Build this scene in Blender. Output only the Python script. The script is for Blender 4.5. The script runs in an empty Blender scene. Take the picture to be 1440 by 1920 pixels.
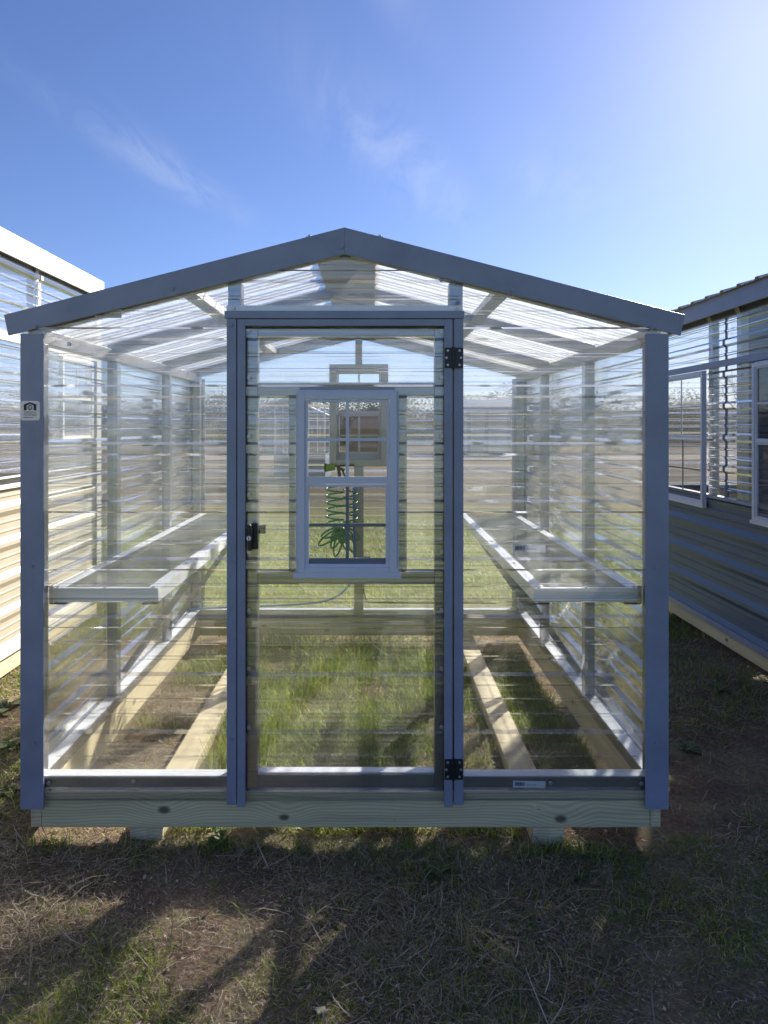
import bpy, bmesh, math, random
import numpy as np
from mathutils import Matrix, Vector
R = math.radians
random.seed(7); RNG = np.random.default_rng(11)
scene = bpy.context.scene
COL = scene.collection

# ------------------------------------------------------------------ camera
F, CY, CZ = 1331.0, -2.69, 1.57          # focal length in photo pixels, camera y and height
cam_data = bpy.data.cameras.new("camera")
cam = bpy.data.objects.new("camera", cam_data); COL.objects.link(cam)
cam.location = (0, CY, CZ); cam.rotation_euler = (R(90), 0, 0)
cam_data.sensor_fit = 'HORIZONTAL'; cam_data.sensor_width = 36
cam_data.lens = 36 * F / 1440
cam_data.shift_x = 20 / 1440; cam_data.shift_y = -160 / 1440
cam_data.clip_start = 0.05; cam_data.clip_end = 6000
scene.camera = cam

# ------------------------------------------------------------------ sky, sun, exposure
SUN_AZ, SUN_EL = R(32), R(28.5)           # right of the view direction, above the horizon
world = bpy.data.worlds.new("World"); scene.world = world; world.use_nodes = True
wn, wl = world.node_tree.nodes, world.node_tree.links
wn.clear()
w_out = wn.new('ShaderNodeOutputWorld'); w_bg = wn.new('ShaderNodeBackground')
sky = wn.new('ShaderNodeTexSky'); sky.sky_type = 'NISHITA'; sky.sun_disc = False
sky.sun_elevation = SUN_EL; sky.sun_rotation = SUN_AZ
sky.altitude = 200; sky.air_density = 1.0; sky.dust_density = 0.33; sky.ozone_density = 2.5
w_bg.inputs['Strength'].default_value = 0.05
# thin cirrus wisps high in the sky
tc = wn.new('ShaderNodeTexCoord')
sep = wn.new('ShaderNodeSeparateXYZ'); wl.new(tc.outputs['Generated'], sep.inputs[0])
zc = wn.new('ShaderNodeMath'); zc.operation = 'MAXIMUM'; zc.inputs[1].default_value = 0.05; wl.new(sep.outputs['Z'], zc.inputs[0])
dv = wn.new('ShaderNodeVectorMath'); dv.operation = 'DIVIDE'
cb = wn.new('ShaderNodeCombineXYZ')
for k in range(3): wl.new(zc.outputs[0], cb.inputs[k])
wl.new(tc.outputs['Generated'], dv.inputs[0]); wl.new(cb.outputs[0], dv.inputs[1])
def wm(op, a, b=None, clamp=False):
    m = wn.new('ShaderNodeMath'); m.operation = op; m.use_clamp = clamp
    for k, v in enumerate((a, b)):
        if v is None: continue
        if isinstance(v, (int, float)): m.inputs[k].default_value = v
        else: wl.new(v, m.inputs[k])
    return m.outputs[0]
mask = None
for cxp, cyp, rot, sx_, sy_, amp in ((-0.80, 2.78, -14, 0.11, 0.55, 0.9), (0.13, 2.75, -21, 0.15, 0.75, 0.9), (0.02, 1.55, -20, 0.06, 0.25, 0.5), (0.75, 2.9, -30, 0.16, 0.5, 0.45), (-0.2, 4.6, -35, 0.3, 0.9, 0.3)):
    sb = wn.new('ShaderNodeVectorMath'); sb.operation = 'SUBTRACT'; wl.new(dv.outputs[0], sb.inputs[0]); sb.inputs[1].default_value = (cxp, cyp, 1)
    mpp = wn.new('ShaderNodeMapping'); mpp.vector_type = 'TEXTURE'; wl.new(sb.outputs[0], mpp.inputs[0]); mpp.inputs['Rotation'].default_value = (0, 0, R(rot)); mpp.inputs['Scale'].default_value = (sx_, sy_, 1)
    ln_ = wn.new('ShaderNodeVectorMath'); ln_.operation = 'LENGTH'; wl.new(mpp.outputs[0], ln_.inputs[0])
    g = wm('MULTIPLY', wm('POWER', 2.718, wm('MULTIPLY', wm('POWER', ln_.outputs['Value'], 2.0), -0.9)), amp)
    mask = g if mask is None else wm('MAXIMUM', mask, g)
mp = wn.new('ShaderNodeMapping'); mp.inputs['Rotation'].default_value = (0, 0, R(20)); mp.inputs['Scale'].default_value = (3.4, 0.9, 1)
wl.new(dv.outputs[0], mp.inputs[0])
ns = wn.new('ShaderNodeTexNoise'); ns.inputs['Scale'].default_value = 1.6; ns.inputs['Detail'].default_value = 7; ns.inputs['Roughness'].default_value = 0.6; ns.inputs['Distortion'].default_value = 0.8
wl.new(mp.outputs[0], ns.inputs['Vector'])
rp = wn.new('ShaderNodeMapRange'); rp.inputs['From Min'].default_value = 0.36; rp.inputs['From Max'].default_value = 0.78; rp.inputs['To Max'].default_value = 0.36; rp.clamp = True
wl.new(ns.outputs['Fac'], rp.inputs['Value'])
cloud = wm('MULTIPLY', rp.outputs[0], mask)
tint = wn.new('ShaderNodeMix'); tint.data_type = 'RGBA'; tint.blend_type = 'MULTIPLY'; tint.inputs['Factor'].default_value = 1
tint.inputs['B'].default_value = (0.71, 0.77, 1.05, 1)
wl.new(sky.outputs[0], tint.inputs['A'])
mx = wn.new('ShaderNodeMix'); mx.data_type = 'RGBA'; mx.inputs['B'].default_value = (7.0, 7.4, 8.2, 1)
wl.new(cloud, mx.inputs['Factor']); wl.new(tint.outputs['Result'], mx.inputs['A'])
wl.new(mx.outputs['Result'], w_bg.inputs['Color']); wl.new(w_bg.outputs[0], w_out.inputs[0])

sun_d = bpy.data.lights.new("sun", 'SUN'); sun_d.energy = 5.0; sun_d.angle = R(0.5); sun_d.color = (1.0, 0.93, 0.82)
sun = bpy.data.objects.new("sun", sun_d); COL.objects.link(sun)
sdir = Vector((math.sin(SUN_AZ) * math.cos(SUN_EL), math.cos(SUN_AZ) * math.cos(SUN_EL), math.sin(SUN_EL)))
sun.rotation_euler = sdir.to_track_quat('Z', 'Y').to_euler(); sun.location = sdir * 30

scene.view_settings.view_transform = 'Standard'; scene.view_settings.look = 'None'
scene.view_settings.exposure = 1.42; scene.view_settings.gamma = 1
cy = scene.cycles
cy.max_bounces = 14; cy.diffuse_bounces = 3; cy.glossy_bounces = 4; cy.transmission_bounces = 10; cy.transparent_max_bounces = 40
cy.caustics_reflective = False; cy.caustics_refractive = True; cy.sample_clamp_indirect = 6
try:
    cy.use_denoising = True; cy.denoiser = 'OPENIMAGEDENOISE'
except Exception:
    pass

def X_(px, y): return (px - 700) * (y - CY) / F
def Z_(py, y): return CZ - (py - 800) * (y - CY) / F

# ------------------------------------------------------------------ materials
def new_mat(name):
    m = bpy.data.materials.new(name); m.use_nodes = True
    n = m.node_tree.nodes; n.clear()
    return m, n, m.node_tree.links
def N(n, t, **kw):
    o = n.new(t)
    for k, v in kw.items():
        if k in o.inputs: o.inputs[k].default_value = v
        else: setattr(o, k, v)
    return o
def coords(n, l, scale=(1, 1, 1), kind='Object'):
    c = n.new('ShaderNodeTexCoord'); m = n.new('ShaderNodeMapping'); m.inputs['Scale'].default_value = scale
    l.new(c.outputs[kind], m.inputs[0]); return m.outputs[0]
def ramp(n, l, src, stops):
    r = n.new('ShaderNodeValToRGB'); e = r.color_ramp.elements
    while len(e) < len(stops): e.new(0.5)
    for k, (p, c) in enumerate(stops): e[k].position = p; e[k].color = (*c, 1)
    l.new(src, r.inputs[0]); return r.outputs[0]

def paint(name, col, rough=0.45, metal=0.0, vary=0.12, scale=(3, 3, 3), bump=0.02):
    m, n, l = new_mat(name)
    out = n.new('ShaderNodeOutputMaterial'); p = n.new('ShaderNodeBsdfPrincipled')
    v = coords(n, l, scale)
    t = N(n, 'ShaderNodeTexNoise', Scale=2.0, Detail=6.0, Roughness=0.6); l.new(v, t.inputs['Vector'])
    lo = tuple(c * (1 - vary) for c in col); hi = tuple(min(1, c * (1 + vary)) for c in col)
    l.new(ramp(n, l, t.outputs['Fac'], [(0.3, lo), (0.7, hi)]), p.inputs['Base Color'])
    mr = N(n, 'ShaderNodeMapRange'); mr.inputs['To Min'].default_value = max(0.05, rough - 0.1); mr.inputs['To Max'].default_value = rough + 0.12
    l.new(t.outputs['Fac'], mr.inputs['Value']); l.new(mr.outputs[0], p.inputs['Roughness'])
    p.inputs['Metallic'].default_value = metal
    if bump:
        t2 = N(n, 'ShaderNodeTexNoise', Scale=40.0, Detail=2.0); l.new(v, t2.inputs['Vector'])
        b = N(n, 'ShaderNodeBump', Strength=bump, Distance=0.01); l.new(t2.outputs['Fac'], b.inputs['Height']); l.new(b.outputs[0], p.inputs['Normal'])
    l.new(p.outputs[0], out.inputs[0]); return m

TRIM = paint('slate_blue_paint', (0.25, 0.28, 0.39), 0.42)
TRIM_DK = paint('charcoal_siding_paint', (0.075, 0.108, 0.19), 0.42, vary=0.04, bump=0)
ALU = paint('mill_aluminium', (0.34, 0.345, 0.355), 0.32, 1.0, 0.08, (2, 2, 2))
ALU_BR = paint('bright_aluminium', (0.78, 0.81, 0.86), 0.36, 0.1, 0.05)
VINYL = paint('white_vinyl', (0.60, 0.63, 0.74), 0.4, 0, 0.04)
VINYL_G = paint('grey_grid', (0.26, 0.28, 0.36), 0.5, 0, 0.05)
WHITE = paint('white_painted_steel', (0.80, 0.78, 0.72), 0.4, 0, 0.04)
CREAM = paint('cream_painted_steel', (0.46, 0.41, 0.32), 0.42, 0, 0.04, bump=0)
BLACK = paint('black_steel', (0.012, 0.014, 0.02), 0.4)
RUBBER = paint('black_rubber', (0.015, 0.015, 0.016), 0.6)
STEEL = paint('zinc_screw', (0.5, 0.5, 0.52), 0.35, 0.8)
GALV = paint('galvanised_wire', (0.42, 0.42, 0.43), 0.45, 0.6)
ROOFMET = paint('pale_roof_steel', (0.55, 0.52, 0.48), 0.45, 0.1)
PAPER = paint('white_label_paper', (0.72, 0.72, 0.76), 0.5, 0, 0.03, bump=0)
def paper_mat():
    m, n, l = new_mat('thin_label_film')
    out = n.new('ShaderNodeOutputMaterial'); df = N(n, 'ShaderNodeBsdfDiffuse', Color=(0.9, 0.9, 0.9, 1)); tl = N(n, 'ShaderNodeBsdfTranslucent', Color=(0.8, 0.8, 0.82, 1))
    mm = N(n, 'ShaderNodeMixShader', Fac=0.5); l.new(df.outputs[0], mm.inputs[1]); l.new(tl.outputs[0], mm.inputs[2]); l.new(mm.outputs[0], out.inputs[0]); return m
PAPER = paper_mat()
INK = paint('black_ink', (0.015, 0.016, 0.022), 0.5, bump=0)
NAVY = paint('navy_ink', (0.008, 0.013, 0.028), 0.45, bump=0)
FOIL = paint('silver_foil_sticker', (0.75, 0.71, 0.70), 0.38, 0.15, 0.16, (60, 60, 60), bump=0)
BROWNP = paint('brown_plastic', (0.12, 0.075, 0.06), 0.5)
HOSE_G = paint('green_hose_plastic', (0.10, 0.34, 0.10), 0.3)
NOZ_G = paint('lime_plastic', (0.16, 0.30, 0.03), 0.4)
HOSE_B = paint('blue_hose_plastic', (0.08, 0.22, 0.62), 0.4)

def wood(name, axis, col_a, col_b, knots=()):
    """treated softwood; axis = direction of the grain; knots = (a, z) centres on the face"""
    m, n, l = new_mat(name)
    out = n.new('ShaderNodeOutputMaterial'); p = n.new('ShaderNodeBsdfPrincipled')
    sc = (0.9, 14, 14) if axis == 'x' else (14, 0.9, 14)
    c = n.new('ShaderNodeTexCoord'); s = n.new('ShaderNodeSeparateXYZ'); l.new(c.outputs['Object'], s.inputs[0])
    v = coords(n, l, sc)
    t = N(n, 'ShaderNodeTexNoise', Scale=1.2, Detail=4.0, Distortion=0.4); l.new(v, t.inputs['Vector'])
    # growth-ring coordinate: height + slow warp, swelling round each knot
    warp = N(n, 'ShaderNodeTexNoise', Scale=1.0, Detail=2.0); l.new(coords(n, l, (1.6, 5, 5) if axis == 'x' else (5, 1.6, 5)), warp.inputs['Vector'])
    ring = N(n, 'ShaderNodeMath', operation='MULTIPLY_ADD'); l.new(warp.outputs['Fac'], ring.inputs[0]); ring.inputs[1].default_value = 0.075
    l.new(s.outputs['Z'], ring.inputs[2]); cur = ring.outputs[0]; dark = None
    for (ka, kz, kr) in knots:
        a = N(n, 'ShaderNodeMath', operation='SUBTRACT'); l.new(s.outputs['X' if axis == 'x' else 'Y'], a.inputs[0]); a.inputs[1].default_value = ka
        a2 = N(n, 'ShaderNodeMath', operation='MULTIPLY'); l.new(a.outputs[0], a2.inputs[0]); a2.inputs[1].default_value = 0.62
        z = N(n, 'ShaderNodeMath', operation='SUBTRACT'); l.new(s.outputs['Z'], z.inputs[0]); z.inputs[1].default_value = kz
        q = n.new('ShaderNodeCombineXYZ'); l.new(a2.outputs[0], q.inputs[0]); l.new(z.outputs[0], q.inputs[1])
        ln = N(n, 'ShaderNodeVectorMath', operation='LENGTH'); l.new(q.outputs[0], ln.inputs[0])
        g = N(n, 'ShaderNodeMapRange', interpolation_type='SMOOTHSTEP'); l.new(ln.outputs['Value'], g.inputs['Value'])
        g.inputs['From Min'].default_value = 0; g.inputs['From Max'].default_value = kr * 9; g.inputs['To Min'].default_value = 0.035; g.inputs['To Max'].default_value = 0
        ad = N(n, 'ShaderNodeMath', operation='ADD'); l.new(cur, ad.inputs[0]); l.new(g.outputs[0], ad.inputs[1]); cur = ad.outputs[0]
        k = N(n, 'ShaderNodeMapRange', interpolation_type='SMOOTHSTEP'); l.new(ln.outputs['Value'], k.inputs['Value'])
        k.inputs['From Min'].default_value = kr * 0.6; k.inputs['From Max'].default_value = kr * 1.7; k.inputs['To Min'].default_value = 1; k.inputs['To Max'].default_value = 0
        if dark is None: dark = k.outputs[0]
        else:
            mxx = N(n, 'ShaderNodeMath', operation='MAXIMUM'); l.new(dark, mxx.inputs[0]); l.new(k.outputs[0], mxx.inputs[1]); dark = mxx.outputs[0]
    fr = N(n, 'ShaderNodeMath', operation='MULTIPLY'); l.new(cur, fr.inputs[0]); fr.inputs[1].default_value = 520
    sn = N(n, 'ShaderNodeMath', operation='SINE'); l.new(fr.outputs[0], sn.inputs[0])
    mr = N(n, 'ShaderNodeMapRange'); mr.inputs['From Min'].default_value = -1; l.new(sn.outputs[0], mr.inputs['Value'])
    pw = N(n, 'ShaderNodeMath', operation='POWER'); l.new(mr.outputs[0], pw.inputs[0]); pw.inputs[1].default_value = 2.2
    mix1 = N(n, 'ShaderNodeMix', data_type='RGBA'); mix1.inputs['A'].default_value = (*col_a, 1); mix1.inputs['B'].default_value = (*[c * 0.55 for c in col_b], 1)
    fc = N(n, 'ShaderNodeMath', operation='MULTIPLY'); l.new(pw.outputs[0], fc.inputs[0]); fc.inputs[1].default_value = 0.34; l.new(fc.outputs[0], mix1.inputs['Factor'])
    mix2 = N(n, 'ShaderNodeMix', data_type='RGBA', blend_type='MULTIPLY'); l.new(mix1.outputs['Result'], mix2.inputs['A'])
    l.new(ramp(n, l, t.outputs['Fac'], [(0.25, (0.72, 0.70, 0.66)), (0.7, (1.1, 1.08, 1.02))]), mix2.inputs['B']); mix2.inputs['Factor'].default_value = 1
    res = mix2.outputs['Result']
    if dark is not None:
        mix3 = N(n, 'ShaderNodeMix', data_type='RGBA'); l.new(res, mix3.inputs['A']); mix3.inputs['B'].default_value = (0.055, 0.04, 0.025, 1)
        d2 = N(n, 'ShaderNodeMath', operation='MULTIPLY'); l.new(dark, d2.inputs[0]); d2.inputs[1].default_value = 0.85
        l.new(d2.outputs[0], mix3.inputs['Factor']); res = mix3.outputs['Result']
    l.new(res, p.inputs['Base Color']); p.inputs['Roughness'].default_value = 0.7
    b = N(n, 'ShaderNodeBump', Strength=0.25, Distance=0.002); l.new(mr.outputs[0], b.inputs['Height']); l.new(b.outputs[0], p.inputs['Normal'])
    l.new(p.outputs[0], out.inputs[0]); return m
WOOD_X = wood('treated_wood_front', 'x', (0.68, 0.63, 0.42), (0.46, 0.38, 0.20),
              ((X_(308, 0), Z_(1518, 0), 0.012), (X_(533, 0), Z_(1532, 0), 0.010), (X_(1051, 0), Z_(1535, 0), 0.012), (X_(1010, 0), Z_(1517, 0), 0.002)))
WOOD_Y = wood('treated_wood_side', 'y', (0.70, 0.62, 0.43), (0.50, 0.40, 0.24), ((1.05, 0.12, 0.012), (2.2, 0.1, 0.010), (4.1, 0.1, 0.012)))

def schlick(n, l, k, f0=0.045, normal=None):
    lw = N(n, 'ShaderNodeLayerWeight'); lw.inputs['Blend'].default_value = 0.5
    if normal: l.new(normal, lw.inputs['Normal'])
    p5 = N(n, 'ShaderNodeMath', operation='POWER'); l.new(lw.outputs['Facing'], p5.inputs[0]); p5.inputs[1].default_value = 4.2
    ma = N(n, 'ShaderNodeMath', operation='MULTIPLY_ADD', use_clamp=True); l.new(p5.outputs[0], ma.inputs[0]); ma.inputs[1].default_value = k * (1 - f0); ma.inputs[2].default_value = f0 * k
    return ma.outputs[0]

def clear_sheet(name, stretch, haze=0.05, refr=0.38, ior=1.045, f0=0.05, k=1.5, bump=0.5, tint=(0.97, 0.98, 0.985), dust_glare=0.05):
    """clear corrugated polycarbonate: mostly see-through, wavy along the extrusion, glossy, a little dusty, sky streaks put into the haze"""
    m, n, l = new_mat(name)
    out = n.new('ShaderNodeOutputMaterial')
    t = N(n, 'ShaderNodeTexNoise', Scale=1.0, Detail=4.0, Roughness=0.62); l.new(coords(n, l, stretch), t.inputs['Vector'])
    b = N(n, 'ShaderNodeBump', Strength=bump, Distance=0.02); l.new(t.outputs['Fac'], b.inputs['Height'])
    b2 = N(n, 'ShaderNodeBump', Strength=bump * 0.4, Distance=0.02); l.new(t.outputs['Fac'], b2.inputs['Height'])
    tr = N(n, 'ShaderNodeBsdfTransparent', Color=(*tint, 1))
    rf = N(n, 'ShaderNodeBsdfRefraction', IOR=ior, Roughness=0.0, Color=(0.97, 0.98, 1, 1)); l.new(b.outputs[0], rf.inputs['Normal'])
    m1 = N(n, 'ShaderNodeMixShader', Fac=refr); l.new(tr.outputs[0], m1.inputs[1]); l.new(rf.outputs[0], m1.inputs[2])
    df = N(n, 'ShaderNodeBsdfDiffuse', Color=(0.8, 0.8, 0.8, 1)); tl = N(n, 'ShaderNodeBsdfTranslucent', Color=(0.85, 0.84, 0.8, 1))
    hz = N(n, 'ShaderNodeMixShader', Fac=0.82); l.new(df.outputs[0], hz.inputs[1]); l.new(tl.outputs[0], hz.inputs[2])
    # dust and drawing streaks; their pale haze also paints in reflected sky glints
    st3 = tuple(v * 1.9 if v > 5 else v * 0.8 for v in stretch)
    d = N(n, 'ShaderNodeTexNoise', Scale=1.0, Detail=6.0, Roughness=0.7); l.new(coords(n, l, st3), d.inputs['Vector'])
    mr = N(n, 'ShaderNodeMapRange', clamp=True); mr.inputs['From Min'].default_value = 0.44; mr.inputs['From Max'].default_value = 0.72
    mr.inputs['To Min'].default_value = haze; mr.inputs['To Max'].default_value = haze + dust_glare; l.new(d.outputs['Fac'], mr.inputs['Value'])
    m2 = N(n, 'ShaderNodeMixShader'); l.new(mr.outputs[0], m2.inputs[0]); l.new(m1.outputs[0], m2.inputs[1]); l.new(hz.outputs[0], m2.inputs[2])
    gl = N(n, 'ShaderNodeBsdfGlossy', Roughness=0.09, Color=(1, 1, 1, 1)); l.new(b2.outputs[0], gl.inputs['Normal'])
    m3 = N(n, 'ShaderNodeMixShader'); l.new(schlick(n, l, k, f0), m3.inputs[0]); l.new(m2.outputs[0], m3.inputs[1]); l.new(gl.outputs[0], m3.inputs[2])
    l.new(m3.outputs[0], out.inputs[0]); return m
CLEAR_F = clear_sheet('clear_sheet_front', (0.5, 1, 42), haze=0.025, dust_glare=0.10, refr=0.30, ior=1.06, k=3.2)
CLEAR_S = clear_sheet('clear_sheet_side', (1, 0.5, 42), haze=0.015, dust_glare=0.07, refr=0.10, ior=1.03, k=1.9)
CLEAR_B = clear_sheet('clear_sheet_back', (0.5, 1, 42), haze=0.015, dust_glare=0.06, refr=0.10, k=1.5)
CLEAR_R = clear_sheet('clear_sheet_roof', (0.6, 42, 0.6), haze=0.24, dust_glare=0.40, refr=0.12, ior=1.02, k=1.2)
# rib flanks: extra haze and gloss paint in bright sky lines along them
FLANK = {m_.name: clear_sheet(m_.name + '_flank', st_, haze=hz_, dust_glare=0.14, refr=0.42, ior=ior_, k=k_, bump=0.35) for m_, st_, hz_, k_, ior_ in
         ((CLEAR_F, (0.5, 1, 42), 0.13, 4.0, 1.12), (CLEAR_S, (1, 0.5, 42), 0.08, 3.5, 1.16), (CLEAR_B, (0.5, 1, 42), 0.08, 3.0, 1.12), (CLEAR_R, (0.6, 42, 0.6), 0.30, 1.5, 1.1))}
def glass(name, tint=(0.95, 0.97, 0.96), k=1.7, haze=0.02):
    m, n, l = new_mat(name)
    out = n.new('ShaderNodeOutputMaterial')
    tr = N(n, 'ShaderNodeBsdfTransparent', Color=(*tint, 1)); df = N(n, 'ShaderNodeBsdfDiffuse', Color=(0.7, 0.72, 0.75, 1))
    d = N(n, 'ShaderNodeTexNoise', Scale=9.0, Detail=5.0); l.new(coords(n, l), d.inputs['Vector'])
    mr = N(n, 'ShaderNodeMapRange'); mr.inputs['To Max'].default_value = haze * 2; l.new(d.outputs['Fac'], mr.inputs['Value'])
    m1 = N(n, 'ShaderNodeMixShader'); l.new(mr.outputs[0], m1.inputs[0]); l.new(tr.outputs[0], m1.inputs[1]); l.new(df.outputs[0], m1.inputs[2])
    gl = N(n, 'ShaderNodeBsdfGlossy', Roughness=0.02)
    m2 = N(n, 'ShaderNodeMixShader'); l.new(schlick(n, l, k), m2.inputs[0]); l.new(m1.outputs[0], m2.inputs[1]); l.new(gl.outputs[0], m2.inputs[2])
    l.new(m2.outputs[0], out.inputs[0]); return m
GLASS = glass('window_glass')
def screen_mat():
    m, n, l = new_mat('insect_screen')
    out = n.new('ShaderNodeOutputMaterial')
    tr = N(n, 'ShaderNodeBsdfTransparent'); df = N(n, 'ShaderNodeBsdfDiffuse', Color=(0.12, 0.12, 0.12, 1))
    m1 = N(n, 'ShaderNodeMixShader', Fac=0.30); l.new(tr.outputs[0], m1.inputs[1]); l.new(df.outputs[0], m1.inputs[2]); l.new(m1.outputs[0], out.inputs[0]); return m
SCREEN = screen_mat()

def blade_mat(name, stops, rough=0.55, transl=0.25):
    m, n, l = new_mat(name)
    out = n.new('ShaderNodeOutputMaterial'); g = n.new('ShaderNodeNewGeometry')
    c = ramp(n, l, g.outputs['Random Per Island'], stops)
    p = N(n, 'ShaderNodeBsdfPrincipled', Roughness=rough); l.new(c, p.inputs['Base Color'])
    t = n.new('ShaderNodeBsdfTranslucent'); l.new(c, t.inputs['Color'])
    m1 = N(n, 'ShaderNodeMixShader', Fac=transl); l.new(p.outputs[0], m1.inputs[1]); l.new(t.outputs[0], m1.inputs[2]); l.new(m1.outputs[0], out.inputs[0]); return m
STRAW = blade_mat('dry_straw', [(0, (0.15, 0.108, 0.075)), (0.45, (0.27, 0.208, 0.145)), (0.8, (0.41, 0.335, 0.24)), (1, (0.64, 0.55, 0.42))], 0.6, 0.15)
GREEN = blade_mat('green_grass', [(0, (0.09, 0.13, 0.025)), (0.45, (0.20, 0.30, 0.04)), (0.8, (0.38, 0.46, 0.06)), (1, (0.58, 0.54, 0.20))], 0.5, 0.5)
LEAFM = blade_mat('weed_leaf', [(0, (0.04, 0.075, 0.02)), (0.6, (0.075, 0.13, 0.035)), (1, (0.16, 0.19, 0.06))], 0.5, 0.3)
TWIG = blade_mat('dry_twig', [(0, (0.10, 0.07, 0.05)), (1, (0.28, 0.22, 0.16))], 0.7, 0.0)
BARK = paint('grey_bark', (0.10, 0.085, 0.07), 0.8, 0, 0.3)
BRUSH = blade_mat('winter_wood', [(0, (0.07, 0.05, 0.04)), (0.6, (0.12, 0.088, 0.07)), (1, (0.17, 0.125, 0.10))], 0.9, 0.12)
BRICK = paint('dusky_red_boards', (0.42, 0.20, 0.17), 0.7, 0, 0.2)
REDROOF = paint('dark_red_roof', (0.14, 0.05, 0.04), 0.6)

def ground_mat():
    m, n, l = new_mat('soil_and_turf')
    out = n.new('ShaderNodeOutputMaterial'); p = N(n, 'ShaderNodeBsdfPrincipled', Roughness=0.95)
    c = n.new('ShaderNodeTexCoord'); s = n.new('ShaderNodeSeparateXYZ'); l.new(c.outputs['Object'], s.inputs[0])
    fine = N(n, 'ShaderNodeTexNoise', Scale=55.0, Detail=6.0, Roughness=0.7); l.new(c.outputs['Object'], fine.inputs['Vector'])
    soil = ramp(n, l, fine.outputs['Fac'], [(0.3, (0.10, 0.07, 0.052)), (0.55, (0.20, 0.14, 0.10)), (0.8, (0.36, 0.275, 0.20))])
    mid = N(n, 'ShaderNodeTexNoise', Scale=3.2, Detail=5.0, Roughness=0.65); l.new(c.outputs['Object'], mid.inputs['Vector'])
    thatch = ramp(n, l, fine.outputs['Fac'], [(0.3, (0.14, 0.12, 0.07)), (0.7, (0.33, 0.28, 0.175))])
    m1 = N(n, 'ShaderNodeMix', data_type='RGBA'); l.new(soil, m1.inputs['A']); l.new(thatch, m1.inputs['B'])
    mr = N(n, 'ShaderNodeMapRange', clamp=True); mr.inputs['From Min'].default_value = 0.45; mr.inputs['From Max'].default_value = 0.6; l.new(mid.outputs['Fac'], mr.inputs['Value']); l.new(mr.outputs[0], m1.inputs['Factor'])
    # meadow further back: green then straw coloured, with broad patches
    big = N(n, 'ShaderNodeTexNoise', Scale=0.22, Detail=5.0, Roughness=0.6); l.new(c.outputs['Object'], big.inputs['Vector'])
    far = ramp(n, l, big.outputs['Fac'], [(0.35, (0.050, 0.038, 0.022)), (0.5, (0.066, 0.042, 0.031)), (0.65, (0.088, 0.054, 0.044))])
    grn = ramp(n, l, mid.outputs['Fac'], [(0.3, (0.11, 0.14, 0.03)), (0.7, (0.23, 0.23, 0.06))])
    yg = N(n, 'ShaderNodeMapRange', clamp=True); l.new(s.outputs['Y'], yg.inputs['Value']); yg.inputs['From Min'].default_value = 7; yg.inputs['From Max'].default_value = 13
    m2 = N(n, 'ShaderNodeMix', data_type='RGBA'); l.new(grn, m2.inputs['A']); l.new(far, m2.inputs['B']); l.new(yg.outputs[0], m2.inputs['Factor'])
    yn = N(n, 'ShaderNodeMapRange', clamp=True); l.new(s.outputs['Y'], yn.inputs['Value']); yn.inputs['From Min'].default_value = 2.6; yn.inputs['From Max'].default_value = 4.2
    yb_ = N(n, 'ShaderNodeMapRange', clamp=True); l.new(s.outputs['Y'], yb_.inputs['Value']); yb_.inputs['From Min'].default_value = -1.6; yb_.inputs['From Max'].default_value = -3.5
    ym = N(n, 'ShaderNodeMath', operation='MAXIMUM'); l.new(yn.outputs[0], ym.inputs[0]); l.new(yb_.outputs[0], ym.inputs[1])
    m3 = N(n, 'ShaderNodeMix', data_type='RGBA'); l.new(m1.outputs['Result'], m3.inputs['A']); l.new(m2.outputs['Result'], m3.inputs['B']); l.new(ym.outputs[0], m3.inputs['Factor'])
    p.inputs['Specular IOR Level'].default_value = 0.08
    l.new(m3.outputs['Result'], p.inputs['Base Color'])
    b = N(n, 'ShaderNodeBump', Strength=0.8, Distance=0.012); l.new(fine.outputs['Fac'], b.inputs['Height']); l.new(b.outputs[0], p.inputs['Normal'])
    l.new(p.outputs[0], out.inputs[0]); return m
GROUND = ground_mat()
def gravel_mat():
    m, n, l = new_mat('gravel')
    out = n.new('ShaderNodeOutputMaterial'); p = N(n, 'ShaderNodeBsdfPrincipled', Roughness=0.95)
    t = N(n, 'ShaderNodeTexNoise', Scale=1.5, Detail=8.0, Roughness=0.7); l.new(coords(n, l), t.inputs['Vector'])
    l.new(ramp(n, l, t.outputs['Fac'], [(0.3, (0.10, 0.075, 0.065)), (0.7, (0.19, 0.15, 0.125))]), p.inputs['Base Color']); l.new(p.outputs[0], out.inputs[0]); return m
GRAVEL = gravel_mat()

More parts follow.
